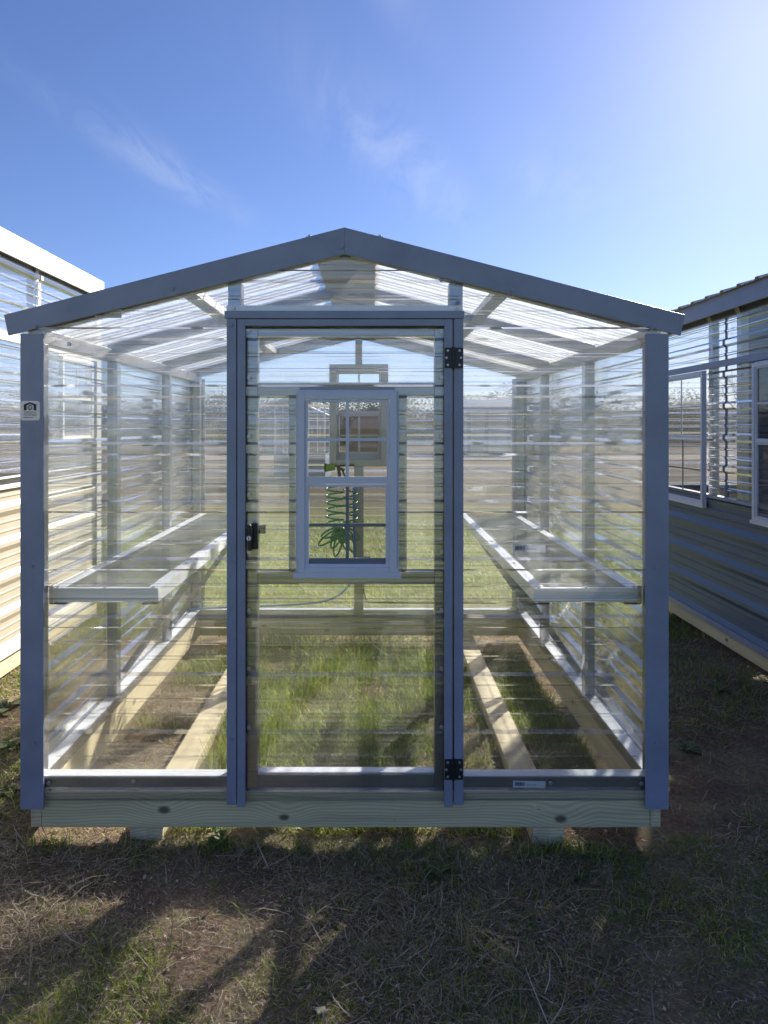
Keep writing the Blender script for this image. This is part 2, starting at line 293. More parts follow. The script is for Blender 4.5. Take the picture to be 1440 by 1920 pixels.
# ------------------------------------------------------------------ mesh helpers
class MB:
    def __init__(s, M=None): s.bm = bmesh.new(); s.M = M or Matrix()
    def v(s, p): return s.bm.verts.new(s.M @ Vector(p))
    def poly(s, pts): return s.bm.faces.new([s.v(p) for p in pts])
    def box(s, x0, x1, y0, y1, z0, z1):
        x0, x1 = sorted((x0, x1)); y0, y1 = sorted((y0, y1)); z0, z1 = sorted((z0, z1))
        vs = [s.v((x, y, z)) for z in (z0, z1) for (x, y) in ((x0, y0), (x1, y0), (x1, y1), (x0, y1))]
        for f in ((3, 2, 1, 0), (4, 5, 6, 7), (0, 1, 5, 4), (1, 2, 6, 5), (2, 3, 7, 6), (3, 0, 4, 7)): s.bm.faces.new([vs[i] for i in f])
        return s
    def prism(s, pts, y0, y1):           # polygon in x-z, extruded along y
        a = [s.v((x, y0, z)) for x, z in pts]; b = [s.v((x, y1, z)) for x, z in pts]; n = len(pts)
        s.bm.faces.new(a); s.bm.faces.new(b[::-1])
        for i in range(n): s.bm.faces.new([a[(i + 1) % n], a[i], b[i], b[(i + 1) % n]])
        return s
    def bar(s, p, q, w, h, up=(0, 0, 1)):
        p, q = Vector(p), Vector(q); d = (q - p).normalized(); u = Vector(up)
        r = d.cross(u).normalized(); u = r.cross(d).normalized()
        vs = [s.v(e + r * (w / 2 * i) + u * (h / 2 * j)) for e in (p, q) for i, j in ((-1, -1), (1, -1), (1, 1), (-1, 1))]
        for f in ((3, 2, 1, 0), (4, 5, 6, 7), (0, 1, 5, 4), (1, 2, 6, 5), (2, 3, 7, 6), (3, 0, 4, 7)): s.bm.faces.new([vs[i] for i in f])
        return s
    def cyl(s, p, q, r, n=12, r2=None):
        p, q = Vector(p), Vector(q); d = (q - p).normalized(); r2 = r if r2 is None else r2
        u = d.orthogonal().normalized(); w = d.cross(u)
        a = [s.v(p + (u * math.cos(t) + w * math.sin(t)) * r) for t in [2 * math.pi * i / n for i in range(n)]]
        b = [s.v(q + (u * math.cos(t) + w * math.sin(t)) * r2) for t in [2 * math.pi * i / n for i in range(n)]]
        s.bm.faces.new(a[::-1]); s.bm.faces.new(b)
        for i in range(n): s.bm.faces.new([a[i], a[(i + 1) % n], b[(i + 1) % n], b[i]])
        return s
    def tube(s, path, r, n=8):
        pts = [Vector(p) for p in path]; rings = []; u = None
        for i, p in enumerate(pts):
            d = (pts[min(i + 1, len(pts) - 1)] - pts[max(i - 1, 0)]).normalized()
            u = d.orthogonal().normalized() if u is None else (u - d * u.dot(d)).normalized()
            w = d.cross(u); rr = r[i] if hasattr(r, '__len__') else r
            rings.append([s.v(p + (u * math.cos(2 * math.pi * k / n) + w * math.sin(2 * math.pi * k / n)) * rr) for k in range(n)])
        for a, b in zip(rings, rings[1:]):
            for k in range(n): s.bm.faces.new([a[k], a[(k + 1) % n], b[(k + 1) % n], b[k]])
        s.bm.faces.new(rings[0][::-1]); s.bm.faces.new(rings[-1])
        return s
    def ring(s, x0, x1, z0, z1, w, y0, y1, wt=None, wb=None):   # rectangular frame in x-z
        wt = w if wt is None else wt; wb = w if wb is None else wb
        s.box(x0, x0 + w, y0, y1, z0, z1); s.box(x1 - w, x1, y0, y1, z0, z1)
        s.box(x0 + w, x1 - w, y0, y1, z1 - wt, z1); s.box(x0 + w, x1 - w, y0, y1, z0, z0 + wb); return s
    def sheet(s, x0, x1, z0, z1, y=0.0, phase=0.0, crisp=False, siding=False):  # corrugated sheet, ribs along local x, outward = -y
        P = 0.2175; zs = [(z0, 0.0)]
        major = [(-0.030, 0), (-0.014, 0.019), (0.014, 0.019), (0.030, 0)]
        if siding: major = [(-0.046, 0), (-0.012, 0.019), (0.012, 0.019), (0.046, 0)]; crisp = True
        elif crisp: major = [(-0.0255, 0), (-0.0165, 0.018), (0.0165, 0.018), (0.0255, 0)]
        minor = [(-0.0075, 0), (-0.0045, 0.005), (0.0045, 0.005), (0.0075, 0)] if crisp else [(-0.011, 0), (-0.004, 0.006), (0.004, 0.006), (0.011, 0)]
        k0 = int(math.floor((z0 - phase) / P)) - 1
        for k in range(k0, k0 + int((z1 - z0) / P) + 4):
            c = phase + k * P
            for cc, pr in ((c, major), (c + P * 0.37, minor), (c + P * 0.63, minor)):
                for dz, h in pr:
                    if z0 + 1e-4 < cc + dz < z1 - 1e-4: zs.append((cc + dz, h))
        zs.append((z1, 0.0)); zs.sort()
        a = [s.v((x0, y - h, z)) for z, h in zs]; b = [s.v((x1, y - h, z)) for z, h in zs]
        for i in range(len(zs) - 1):
            f = s.bm.faces.new([a[i], b[i], b[i + 1], a[i + 1]])
            if abs(zs[i][1] - zs[i + 1][1]) > 1e-5: f.material_index = 1      # flank of a rib
        return s
    def cut(s, co, no):                  # keep the side opposite to no
        g = s.bm.verts[:] + s.bm.edges[:] + s.bm.faces[:]
        bmesh.ops.bisect_plane(s.bm, geom=g, plane_co=co, plane_no=no, clear_outer=True); return s
    def build(s, name, mat, parent=None, bevel=0.0, smooth=False, fixn=True):
        if fixn: bmesh.ops.recalc_face_normals(s.bm, faces=s.bm.faces[:])
        me = bpy.data.meshes.new(name); s.bm.to_mesh(me); s.bm.free(); me.materials.append(mat)
        if mat.name in FLANK: me.materials.append(FLANK[mat.name])
        elif any(p.material_index for p in me.polygons): me.polygons.foreach_set('material_index', [0] * len(me.polygons))
        if smooth: me.polygons.foreach_set('use_smooth', [True] * len(me.polygons))
        return link(name, me, parent, bevel)

def link(name, me, parent=None, bevel=0.0):
    o = bpy.data.objects.new(name, me); COL.objects.link(o)
    if parent is not None:
        o.parent = parent; o.matrix_parent_inverse = WM[parent.name].inverted()
        WM[o.name] = WM[parent.name].copy() if parent.type == 'MESH' and False else Matrix()
    else: WM[o.name] = Matrix()
    if bevel:
        b = o.modifiers.new('bevel', 'BEVEL'); b.width = bevel; b.segments = 2; b.limit_method = 'ANGLE'; b.angle_limit = R(40)
    return o
WM = {}
def tag(o, label, cat, group=None, kind=None):
    if label: o['label'] = label
    if cat: o['category'] = cat
    if group: o['group'] = group
    if kind: o['kind'] = kind
    return o
def thing(name, loc, label, cat, group=None):
    o = bpy.data.objects.new(name, None); COL.objects.link(o); o.location = loc; o.empty_display_size = 0.2
    WM[o.name] = Matrix.Translation(loc); return tag(o, label, cat, group)
def raw_mesh(name, verts, faces_idx, nper, mat):      # numpy arrays: faces as flat loops of equal length
    me = bpy.data.meshes.new(name); nv = len(verts); nf = len(faces_idx) // nper
    me.vertices.add(nv); me.vertices.foreach_set('co', np.asarray(verts, np.float32).ravel())
    me.loops.add(nf * nper); me.loops.foreach_set('vertex_index', np.asarray(faces_idx, np.int32))
    me.polygons.add(nf); me.polygons.foreach_set('loop_start', np.arange(nf, dtype=np.int32) * nper); me.polygons.foreach_set('loop_total', np.full(nf, nper, np.int32))
    me.update(calc_edges=True); me.materials.append(mat); return me

def text_into(mb, body, cx, cz, width, y, height=None):
    """lettering cut from the built-in font, flat in x-z facing -y, centred at (cx, cz)"""
    cu = bpy.data.curves.new('lettering', 'FONT'); cu.body = body; cu.size = 1
    ob = bpy.data.objects.new('lettering', cu); COL.objects.link(ob)
    bpy.context.view_layer.update()
    me = bpy.data.meshes.new_from_object(ob.evaluated_get(bpy.context.evaluated_depsgraph_get()))
    xs = [v.co.x for v in me.vertices]; ys = [v.co.y for v in me.vertices]
    s = width / (max(xs) - min(xs)); sz = s if height is None else height / (max(ys) - min(ys))
    mx, my = (max(xs) + min(xs)) / 2, (max(ys) + min(ys)) / 2
    vs = [mb.v((cx + (v.co.x - mx) * s, y, cz + (v.co.y - my) * sz)) for v in me.vertices]
    for p in me.polygons:
        try: mb.bm.faces.new([vs[i] for i in p.vertices])
        except ValueError: pass
    bpy.data.objects.remove(ob); bpy.data.curves.remove(cu); bpy.data.meshes.remove(me)

# ------------------------------------------------------------------ ground
def vnoise(x, y, seed):
    xi = np.floor(x).astype(np.int64); yi = np.floor(y).astype(np.int64); fx = x - xi; fy = y - yi
    def h(a, b):
        n = (a * 374761393 + b * 668265263 + seed * 982451653) & 0xffffffff
        n = ((n ^ (n >> 13)) * 1274126177) & 0xffffffff
        return ((n ^ (n >> 16)) & 0xffff) / 65535.0
    sx = fx * fx * (3 - 2 * fx); sy = fy * fy * (3 - 2 * fy)
    return (h(xi, yi) * (1 - sx) + h(xi + 1, yi) * sx) * (1 - sy) + (h(xi, yi + 1) * (1 - sx) + h(xi + 1, yi + 1) * sx) * sy
def gh(x, y):
    x = np.asarray(x, float); y = np.asarray(y, float); d = np.hypot(x, y)
    f = np.clip((40 - d) / 30, 0, 1)
    return f * ((vnoise(x * 1.3, y * 1.3, 1) - .5) * 0.05 + (vnoise(x * 5, y * 5, 2) - .5) * 0.022 + (vnoise(x * 17, y * 17, 3) - .5) * 0.010) - 0.008 + 0.022 * np.exp(-((x - 0.66) ** 2 + (y + 0.03) ** 2) / 0.05)
def axis(fine0, fine1, step, far0, far1):
    a = list(np.arange(fine0, fine1 + 1e-6, step)); g = step; p = a[-1]
    while p < far1: g *= 1.22; p += g; a.append(p)
    g = step; p = a[0]; b = []
    while p > far0: g *= 1.22; p -= g; b.append(p)
    return np.array(b[::-1] + a)
gx = axis(-3.2, 3.4, 0.03, -3000, 3000); gy = axis(-2.0, 4.2, 0.03, -400, 4000)
GX, GY = np.meshgrid(gx, gy); nx, ny = len(gx), len(gy)
gv = np.stack([GX.ravel(), GY.ravel(), gh(GX, GY).ravel()], 1)
ii = (np.arange(ny - 1)[:, None] * nx + np.arange(nx - 1)[None, :]).ravel()
gf = np.stack([ii, ii + 1, ii + nx + 1, ii + nx], 1).ravel()
ground = link('ground', raw_mesh('ground', gv, gf, 4, GROUND)); ground['kind'] = 'structure'
ground.data.polygons.foreach_set('use_smooth', [True] * len(ground.data.polygons))
mb = MB(); mb.box(-400, 400, 30.5, 36.5, -0.05, 0.022)
mb.build('gravel_road', GRAVEL)['kind'] = 'structure'

# ------------------------------------------------------------------ windows
def make_window(parent, M, w, h, frame_mat, grid_mat, name='window', grid_low=None, screen=True):
    """single hung vinyl window with a 2 x 2 grid in each sash; local origin = bottom centre, outward = -y"""
    a = w / 2; fl = 0.012
    f = MB(M); f.ring(-a, a, 0, h, 0.018, -0.006, 0.0)                     # nailing flange
    f.ring(-a + 0.009, a - 0.009, 0.014, h - 0.010, 0.026, -0.030, -0.0065, wt=0.026, wb=0.026)
    f.box(-a - 0.008, a + 0.008, -0.034, -0.0305, 0.0, 0.022)
    win = f.build(name, frame_mat, parent, 0.0015)
    hm = 0.50 * h
    u = MB(M); u.ring(-a + 0.036, a - 0.036, hm, h - 0.037, 0.010, -0.024, -0.010, wb=0.026)
    g0, g1, gz0, gz1 = -a + 0.046, a - 0.046, hm + 0.026, h - 0.047
    u.box(-0.006, 0.006, -0.0205, -0.0155, gz0, gz1); zm = (gz0 + gz1) / 2
    u.box(g0, -0.006, -0.0205, -0.0155, zm - 0.006, zm + 0.006); u.box(0.006, g1, -0.0205, -0.0155, zm - 0.006, zm + 0.006)
    u.build('upper_sash', frame_mat, win, 0.001)
    MB(M).poly([(g0, -0.013, gz0), (g1, -0.013, gz0), (g1, -0.013, gz1), (g0, -0.013, gz1)]) and None
    p = MB(M); p.poly([(g0, -0.013, gz0), (g1, -0.013, gz0), (g1, -0.013, gz1), (g0, -0.013, gz1)]); p.build('pane', GLASS, win)
    lo = MB(M); lo.ring(-a + 0.030, a - 0.030, 0.036, hm - 0.002, 0.020, -0.022, -0.006, wt=0.010, wb=0.016)
    lo.build('lower_sash', frame_mat, win, 0.001)
    g0, g1, gz0, gz1 = -a + 0.050, a - 0.050, 0.052, hm - 0.012
    gr = MB(M); gm = grid_low or grid_mat
    gr.box(-0.006, 0.006, -0.009, -0.004, gz0 + 0.020, gz1); zm = (gz0 + gz1) / 2
    gr.box(g0, -0.006, -0.009, -0.004, zm - 0.006, zm + 0.006); gr.box(0.006, g1, -0.009, -0.004, zm - 0.006, zm + 0.006)
    gr.box(g0, g1, -0.010, -0.003, gz0, gz0 + 0.020); gr.build('sash_grid', gm, win)
    p = MB(M); p.poly([(g0, -0.0015, gz0), (g1, -0.0015, gz0), (g1, -0.0015, gz1), (g0, -0.0015, gz1)]); p.build('pane', GLASS, win)
    if screen:
        p = MB(M); p.poly([(g0, -0.014, gz0), (g1, -0.014, gz0), (g1, -0.014, gz1), (g0, -0.014, gz1)]); p.build('insect_screen', SCREEN, win)
    return win

# ------------------------------------------------------------------ the main greenhouse
XC, HW, SL = -0.108, 1.215, 0.2567        # centre line, half width, roof slope
LEN = 2.50
ZR = Z_(427, -0.03)                       # ridge top
XL, XR = XC - HW, XC + HW
gh_root = thing('greenhouse', (XC, LEN / 2, 0), 'clear corrugated greenhouse with slate blue trim and a gable door', 'greenhouse')
def roof_z(x, off=0.0): return ZR - SL * abs(x - XC) + off
# timber base
MB().box(XL + 0.067, XR - 0.060, -0.002, 0.036, 0.052, 0.19).build('base_board', WOOD_X, gh_root, 0.003)
MB().box(XL + 0.067, XR - 0.060, LEN - 0.036, LEN, 0.052, 0.19).build('base_board', WOOD_X, gh_root, 0.003)
MB().box(XL + 0.022, XL + 0.064, 0.004, LEN - 0.002, 0.050, 0.189).build('base_board', WOOD_Y, gh_root, 0.003)
MB().box(XR - 0.057, XR - 0.016, 0.004, LEN - 0.002, 0.050, 0.189).build('base_board', WOOD_Y, gh_root, 0.003)
for x0, x1 in ((-0.925, -0.80), (0.605, 0.725)):
    MB().box(x0, x1, 0.004, LEN - 0.01, -0.05, 0.0495).build('skid', WOOD_Y, gh_root, 0.004)
    
T = 0.054                                  # square tube
# sills
zs0, zs1 = 0.1925, 0.246
ALU_DK = paint('shaded_aluminium', (0.34, 0.33, 0.33), 0.4, 0.9)  # aluminium copy with the shade of sill fronts and roof frame in its colour
def sill(x0, x1, y0, y1):
    MB().box(x0, x1, y0, y1, zs0, zs1 - 0.0025).build('sill_rail', ALU_DK, gh_root, 0.002)
    MB().box(x0 + 0.001, x1 - 0.001, y0 + 0.002, y1 - 0.001, zs1 - 0.002, zs1).build('sill_lit_top', ALU_BR, gh_root)  # bright strip paints the light on the tube's top face
sill(XL + 0.012, X_(428, 0), 0.001, T)
sill(X_(868, 0), XR - 0.012, 0.001, T)
sill(XL + 0.012, XR - 0.012, LEN - T, LEN - 0.001)
for x0 in (XL + 0.014, XR - 0.014 - T):
    sill(x0, x0 + T, T + 0.002, LEN - T - 0.002)
# studs
YS = [0.001, 0.80, 1.70, LEN - T - 0.001]
zeave = roof_z(XL) - 0.115
for y in YS:
    for x0 in (XL + 0.014, XR - 0.014 - T):
        w = T if y in (YS[0], YS[-1]) else 0.050
        MB().box(x0, x0 + w, y, y + w, zs1 + 0.001, zeave - 0.001).build('stud', ALU, gh_root, 0.002)
# eave beams
for x0 in (XL + 0.014, XR - 0.014 - T):
    MB().box(x0, x0 + T, 0.001, LEN - 0.001, zeave, zeave + T).build('eave_beam', ALU_DK, gh_root, 0.002)
# rafters, purlins, ridge beam
for y in (0.028, 0.826, 1.726, LEN - 0.029):
    for s in (-1, 1):
        xe = XC + s * (HW - 0.02)
        p = (XC + s * 0.028, y, roof_z(XC) - SL * 0.028 - 0.062); q = (xe, y, roof_z(xe) - 0.062)
        MB().bar(p, q, 0.050, 0.05).build('rafter', ALU_DK, gh_root, 0.002)
for s in (-1, 1):
    xp = XC + s * 0.61
    for ya, yb in ((0.054, 0.80), (0.852, 1.70), (1.752, LEN - 0.056)):
        z = roof_z(xp) - 0.060
        MB().bar((xp, ya, z), (xp, yb, z), 0.05, 0.046, up=(s * SL, 0, 1)).build('purlin', ALU_DK, gh_root, 0.002)
for ya, yb in ((0.054, 0.80), (0.852, 1.70), (1.752, LEN - 0.056)):
    MB().box(XC - 0.116, XC + 0.116, ya, yb, ZR - 0.093, ZR - 0.072).build('ridge_panel', ALU_DK, gh_root, 0.002)
# gable studs over and beside the door, header
XJ0, XJ1 = X_(427, 0), X_(868, 0)
xj = [(XJ0, XJ0 + 0.052), (XJ1 - 0.052, XJ1)]
for x0, x1 in xj:
    xm = (x0 + x1) / 2
    MB().box(x0, x1, 0.002, T, zs0, roof_z(xm) - 0.092).build('door_jamb', ALU, gh_root, 0.002)
hz = Z_(590, 0)
MB().box(xj[0][1] + 0.001, xj[1][0] - 0.001, 0.003, T, hz - 0.03, hz + 0.03).build('header_rail', ALU, gh_root, 0.002)
# clear sheets, front gable
RIB_PH = Z_(1384, -0.02)
def front_sheet(x0, x1, z0, z1, y=-0.003, part='clear_panel'):
    m = MB(); m.sheet(x0, x1, z0, z1, y, RIB_PH, True)
    for s in (-1, 1):
        nrm = Vector((s * SL, 0, 1)).normalized()
        m.cut(Vector((XC, 0, ZR - 0.045)), nrm)
    return m.build(part, CLEAR_F, gh_root, fixn=False)
zb = 0.158
front_sheet(XL + 0.006, X_(437, -0.01), zb, 2.35)
front_sheet(X_(858, -0.01), XR - 0.006, zb, 2.35)
front_sheet(X_(437, -0.01) + 0.001, X_(858, -0.01) - 0.001, hz + 0.022, 2.35)
# back gable, round its window
WX, WZ0, WW, WH = -0.105, Z_(866, LEN), 0.386, 0.69
BM = Matrix.Translation((0, LEN, 0)) @ Matrix.Rotation(math.pi, 4, 'Z')
def back_sheet(x0, x1, z0, z1):
    m = MB(BM); m.sheet(-x1, -x0, z0, z1, -0.003, RIB_PH)
    for s in (-1, 1): m.cut(Vector((XC, 0, ZR - 0.045)), Vector((s * SL, 0, 1)).normalized())
    return m.build('clear_panel', CLEAR_B, gh_root, fixn=False)
back_sheet(XL + 0.006, WX - WW / 2 + 0.01, zb, 2.35); back_sheet(WX + WW / 2 - 0.01, XR - 0.006, zb, 2.35)
back_sheet(WX - WW / 2 + 0.011, WX + WW / 2 - 0.011, zb, WZ0 + 0.012); back_sheet(WX - WW / 2 + 0.011, WX + WW / 2 - 0.011, WZ0 + WH - 0.012, 2.35)
fr = MB(); yb0, yb1 = LEN - T, LEN - 0.002
fr.ring(WX - WW / 2 - 0.02, WX + WW / 2 + 0.02, WZ0 - 0.03, WZ0 + WH + 0.02, 0.05, yb0, yb1, wt=0.045, wb=0.05); fr.build('window_surround', ALU, gh_root, 0.002)
MB().box(WX - 0.034, WX + 0.034, yb0, yb1, zs1 + 0.001, WZ0 - 0.031).build('stud', ALU, gh_root, 0.002)
MB().box(WX - 0.025, WX + 0.025, yb0, yb1, WZ0 + WH + 0.021, ZR - 0.12).build('stud', ALU, gh_root, 0.002)
make_window(gh_root, Matrix.Translation((WX, LEN + 0.002, WZ0)) @ Matrix.Rotation(math.pi, 4, 'Z'), WW, WH, VINYL, VINYL_G, 'window', VINYL)
# side sheets
for side, th in ((XL, -90), (XR, 90)):
    M = Matrix.Translation((side, 0, 0)) @ Matrix.Rotation(R(th), 4, 'Z')
    m = MB(M)
    if th < 0: m.sheet(-LEN + 0.003, -0.004, zb, roof_z(XL) - 0.052, 0.011, RIB_PH)
    else: m.sheet(0.004, LEN - 0.003, zb, roof_z(XL) - 0.052, 0.011, RIB_PH)
    m.build('clear_panel', CLEAR_S, gh_root, fixn=False)
# roof sheets and ridge cap
OV = 1.262
for s in (-1, 1):
    ax = Vector((s, 0, -SL)).normalized(); up = Vector((0, 1, 0)); out_n = Vector((s * SL, 0, 1)).normalized()
    M = Matrix((( ax.x, -out_n.x, up.x, XC), (ax.y, -out_n.y, up.y, 0), (ax.z, -out_n.z, up.z, ZR - 0.030), (0, 0, 0, 1)))
    L = OV * math.hypot(1, SL)
    MB(M).sheet(0.004, L, -0.018, LEN + 0.02, 0.0, 0.11).build('roof_panel', CLEAR_R, gh_root, fixn=False)
m = MB(); w = 0.132
m.prism([(XC - w, roof_z(XC - w) - 0.010), (XC, ZR - 0.0075), (XC + w, roof_z(XC + w) - 0.010), (XC + w, roof_z(XC + w) - 0.0055), (XC, ZR - 0.003), (XC - w, roof_z(XC - w) - 0.0055)], 0.012, LEN + 0.03)
m.build('ridge_cap', TRIM, gh_root)
# slate blue fascia boards (front and back), plumb cut at the ridge
def fascia(y0, y1, s):
    n = Vector((-s * -SL, 0, 0))
    xe, ze = XC + s * 1.274, ZR - SL * 1.274
    xi, zi = XC + s * 1.258, ze - 0.077
    pts = [(XC, ZR), (xe, ze), (xi, zi), (XC, ZR - 0.100)]
    return MB().prism(pts, y0, y1)
for s in (-1, 1):
    fascia(-0.036, -0.024, s).build('gable_fascia', TRIM, gh_root, 0.0015)
    fascia(LEN + 0.024, LEN + 0.036, s).build('gable_fascia', TRIM, gh_root, 0.0015)
for s in (-1, 1):                           # top return of the front fascia over the sheet edge
    m = MB(); x1 = XC + s * 1.274
    m.prism([(XC, ZR + 0.0), (x1, ZR - SL * 1.274), (x1, ZR - SL * 1.274 - 0.003), (XC, ZR - 0.003)], -0.0235, 0.010); m.build('fascia_return', TRIM, gh_root)
# corner trims
for s in (-1, 1):
    xo = XC + s * HW; m = MB(); zt = ze_ = roof_z(XC + s * (HW - 0.04)) - 0.095
    m.box(xo, xo - s * 0.087, -0.031, -0.022, 0.135, zt); m.box(xo, xo - s * 0.009, -0.0215, 0.085, 0.135, zt - 0.02)
    m.build('corner_trim', TRIM, gh_root, 0.0015)
    m = MB(); m.box(xo, xo - s * 0.087, LEN + 0.022, LEN + 0.031, 0.135, zt); m.box(xo, xo - s * 0.009, LEN - 0.085, LEN + 0.0215, 0.135, zt - 0.02)
    m.build('corner_trim', TRIM, gh_root, 0.0015)
# door surround trims
yt = -0.031
for xa, xb in ((425, 443), (851.5, 869)):
    MB().box(X_(xa, yt), X_(xb, yt), yt, -0.020, Z_(1510, yt), Z_(597.5, yt)).build('jamb_trim', TRIM, gh_root, 0.0015)
m = MB(); m.box(X_(421, yt), X_(870.5, yt), -0.034, -0.021, Z_(597, yt), Z_(583, yt)); m.build('header_trim', TRIM, gh_root, 0.0015)
MB().box(X_(424, yt), X_(868, yt), -0.026, -0.021, Z_(582.6, yt), Z_(572, yt)).build('drip_strip', ALU_BR, gh_root, 0.001)

# the door
DX0, DX1 = X_(445, yt), X_(848.5, yt); DZ0, DZ1 = Z_(1513, yt), Z_(598.5, yt)
m = MB(); m.box(DX0, X_(460, yt), -0.033, -0.023, DZ0, DZ1); m.box(X_(833, yt), DX1, -0.033, -0.023, DZ0, DZ1)
m.box(X_(460, yt), X_(833, yt), -0.033, -0.023, Z_(611, yt), DZ1)
door = m.build('door', TRIM, gh_root, 0.0015)
ds = MB(); y0, y1 = 0.003, 0.048
sx0, sx1 = X_(455, 0), X_(483, 0); tx0, tx1 = X_(815, 0), X_(840, 0)
zt, zbm = Z_(601, 0), Z_(1480, 0)
ds.box(sx0, sx1, y0, y1, zbm, zt); ds.box(tx0, tx1, y0, y1, zbm, zt); ds.build('door_stile', ALU, door, 0.002)
def rail(pa, pb, mat=ALU, nm='door_rail', xa=sx1, xb=tx0): return MB().box(xa + 0.0005, xb - 0.0005, y0, y1, Z_(pb, 0), Z_(pa, 0)).build(nm, mat, door, 0.002)
rail(602, 629); rail(717, 741); rail(1072, 1096); rail(1452, 1478, ALU_DK); MB().box(sx1 + 0.001, tx0 - 0.001, y0 + 0.001, y1 - 0.001, Z_(1451.6, 0), Z_(1449, 0)).build('door_rail_lit_top', ALU_BR, door)  # bright strip stands in for light on the bottom rail's top
for pa, pb in ((541, 557), (748, 763)):
    MB().box(X_(pa, 0), X_(pb, 0), y0, y1, Z_(1071.5, 0), Z_(741.5, 0)).build('door_stud', ALU, door, 0.002)
WCX, WPW = X_(651.5, -0.03), 0.386
wz0, wz1 = Z_(1082, -0.03), Z_(731, -0.03)
def door_sheet(xa, xb, z0, z1): MB().sheet(xa, xb, z0, z1, -0.006, RIB_PH, True).build('door_panel', CLEAR_F, door, fixn=False)
pxa, pxb = X_(456, -0.01), X_(837, -0.01)
door_sheet(pxa, WCX - 0.180, Z_(1500, -.01), Z_(612, -.01)); door_sheet(WCX + 0.180, pxb, Z_(1500, -.01), Z_(612, -.01))
door_sheet(WCX - 0.179, WCX + 0.179, Z_(1500, -.01), wz0 + 0.012); door_sheet(WCX - 0.179, WCX + 0.179, wz1 - 0.012, Z_(612, -.01))
make_window(gh_root, Matrix.Translation((WCX, -0.0245, wz0)), WPW, wz1 - wz0, VINYL, VINYL_G, 'door_window', VINYL_G)
# hinges
def hinge(pz):
    yb = -0.036; x0, x1 = X_(833.5, yb), X_(868, yb); z0, z1 = Z_(pz + 19, yb), Z_(pz - 19, yb); xm = X_(850, yb)
    m = MB(); m.box(x0, xm - 0.004, yb - 0.003, yb + 0.0015, z0, z1); m.box(xm + 0.004, x1, yb - 0.003, yb + 0.0015, z0, z1)
    m.cyl((xm, yb - 0.004, z0 - 0.002), (xm, yb - 0.004, z1 + 0.002), 0.0055, 12)
    h = m.build('hinge', BLACK, door, 0.0008)
    for qx in (839.5, 861.5):
        for k, dz in enumerate((-13.5, 0, 13.5)):
            xx = X_(qx + (-2.5 if (k == 1 and qx < 850) else 2.5 if k == 1 else 0), yb); zz = Z_(pz + dz, yb)
            MB().cyl((xx, yb - 0.0032, zz), (xx, yb - 0.006, zz), 0.0055, 10, 0.004).build('hinge_screw', STEEL, h)
hinge(671); hinge(1442.5)
# latch with keyed tee handle
yl = -0.045
m = MB(); m.box(X_(470, yl), X_(482, yl), -0.034, -0.010, Z_(1031, yl), Z_(982, yl)); latch = m.build('latch', BLACK, door, 0.003)
m = MB(); pl = [(464.5, 1000), (465.5, 985), (468, 981), (471.5, 985), (474, 993), (474, 1012), (472.5, 1022), (471, 1032), (466.5, 1032), (465, 1018)]
m.prism([(X_(a, yl), Z_(b, yl)) for a, b in pl[::-1]], -0.060, -0.040); m.build('handle', BLACK, latch, 0.003)
m = MB(); m.cyl((X_(468, yl), -0.0605, Z_(1008, yl)), (X_(468, yl), -0.064, Z_(1008, yl)), 0.0085, 20); m.build('lock_cylinder', ALU_BR, latch)
m = MB(); m.box(X_(467.4, yl), X_(468.6, yl), -0.0648, -0.0642, Z_(1011, yl), Z_(1005, yl)); m.build('keyhole', INK, latch)
m = MB(); m.cyl((X_(468, yl), -0.050, Z_(1034, yl)), (X_(468, yl), -0.058, Z_(1034, yl)), 0.0075, 16); m.build('pull_ring', STEEL, latch)
MB().box(X_(484, .02), X_(495, .02), 0.049, 0.075, Z_(1003, .02), Z_(987, .02)).build('latch_keeper', BROWNP, latch, 0.002)
# screws
sm = MB(); sm.cyl((0, 0, 0), (0, -0.0016, 0), 0.0085, 16); sm.cyl((0, -0.0016, 0), (0, -0.0065, 0), 0.0055, 6)
proto = sm.build('screw', STEEL, door)
scr = proto.data; used = [False]
def screw(px, py, y, parent, mat=None):
    o = proto if not used[0] else proto.copy()
    if used[0]: COL.objects.link(o)
    used[0] = True
    o.parent = parent; o.matrix_parent_inverse = WM[parent.name].inverted(); o.location = (X_(px, y), y, Z_(py, y))
    if mat:
        o.data = MATSC.setdefault(mat.name, scr.copy()); o.data.materials.clear(); o.data.materials.append(mat)
MATSC = {}
for py in (708, 818, 927, 1034, 1144, 1253, 1363): screw(467, py, -0.008, door); screw(828, py, -0.008, door)
for py in (817, 930, 1036): screw(555.5, py, -0.008, door); screw(748, py, -0.008, door)
screw(465, 619, -0.008, door); screw(827.5, 621, -0.008, door)
for px, py in ((438, 578), (858, 580), (250, 1465), (91, 1468), (1032, 1468), (1203, 1469), (452, 526), (130, 645), (828, 525)): screw(px, py, -0.026 if py < 600 and px > 400 and py > 560 else -0.008, gh_root)
for px, py in ((433, 610), (437, 1055), (434, 1387), (60, 1062), (64, 1393), (1231, 1065), (1231, 1393)): screw(px, py, -0.0312, gh_root, TRIM)
for px, py in ((67, 612), (324, 541), (641, 464), (960, 545), (1221, 615), (858, 568)): screw(px, py, -0.0365, gh_root, TRIM)
for s in (-1, 1):
    for k in range(5):
        y = -0.010 if k == 0 else 0.10 + k * 0.55; x = XC + s * (0.133 if k == 0 else 0.125)
        m = MB(); m.cyl((x, y, roof_z(x) - 0.007), (x, y, roof_z(x) + 0.004), 0.016, 12); m.cyl((x, y, roof_z(x) + 0.004), (x, y, roof_z(x) + 0.012), 0.007, 8); m.build('ridge_screw', STEEL, gh_root)

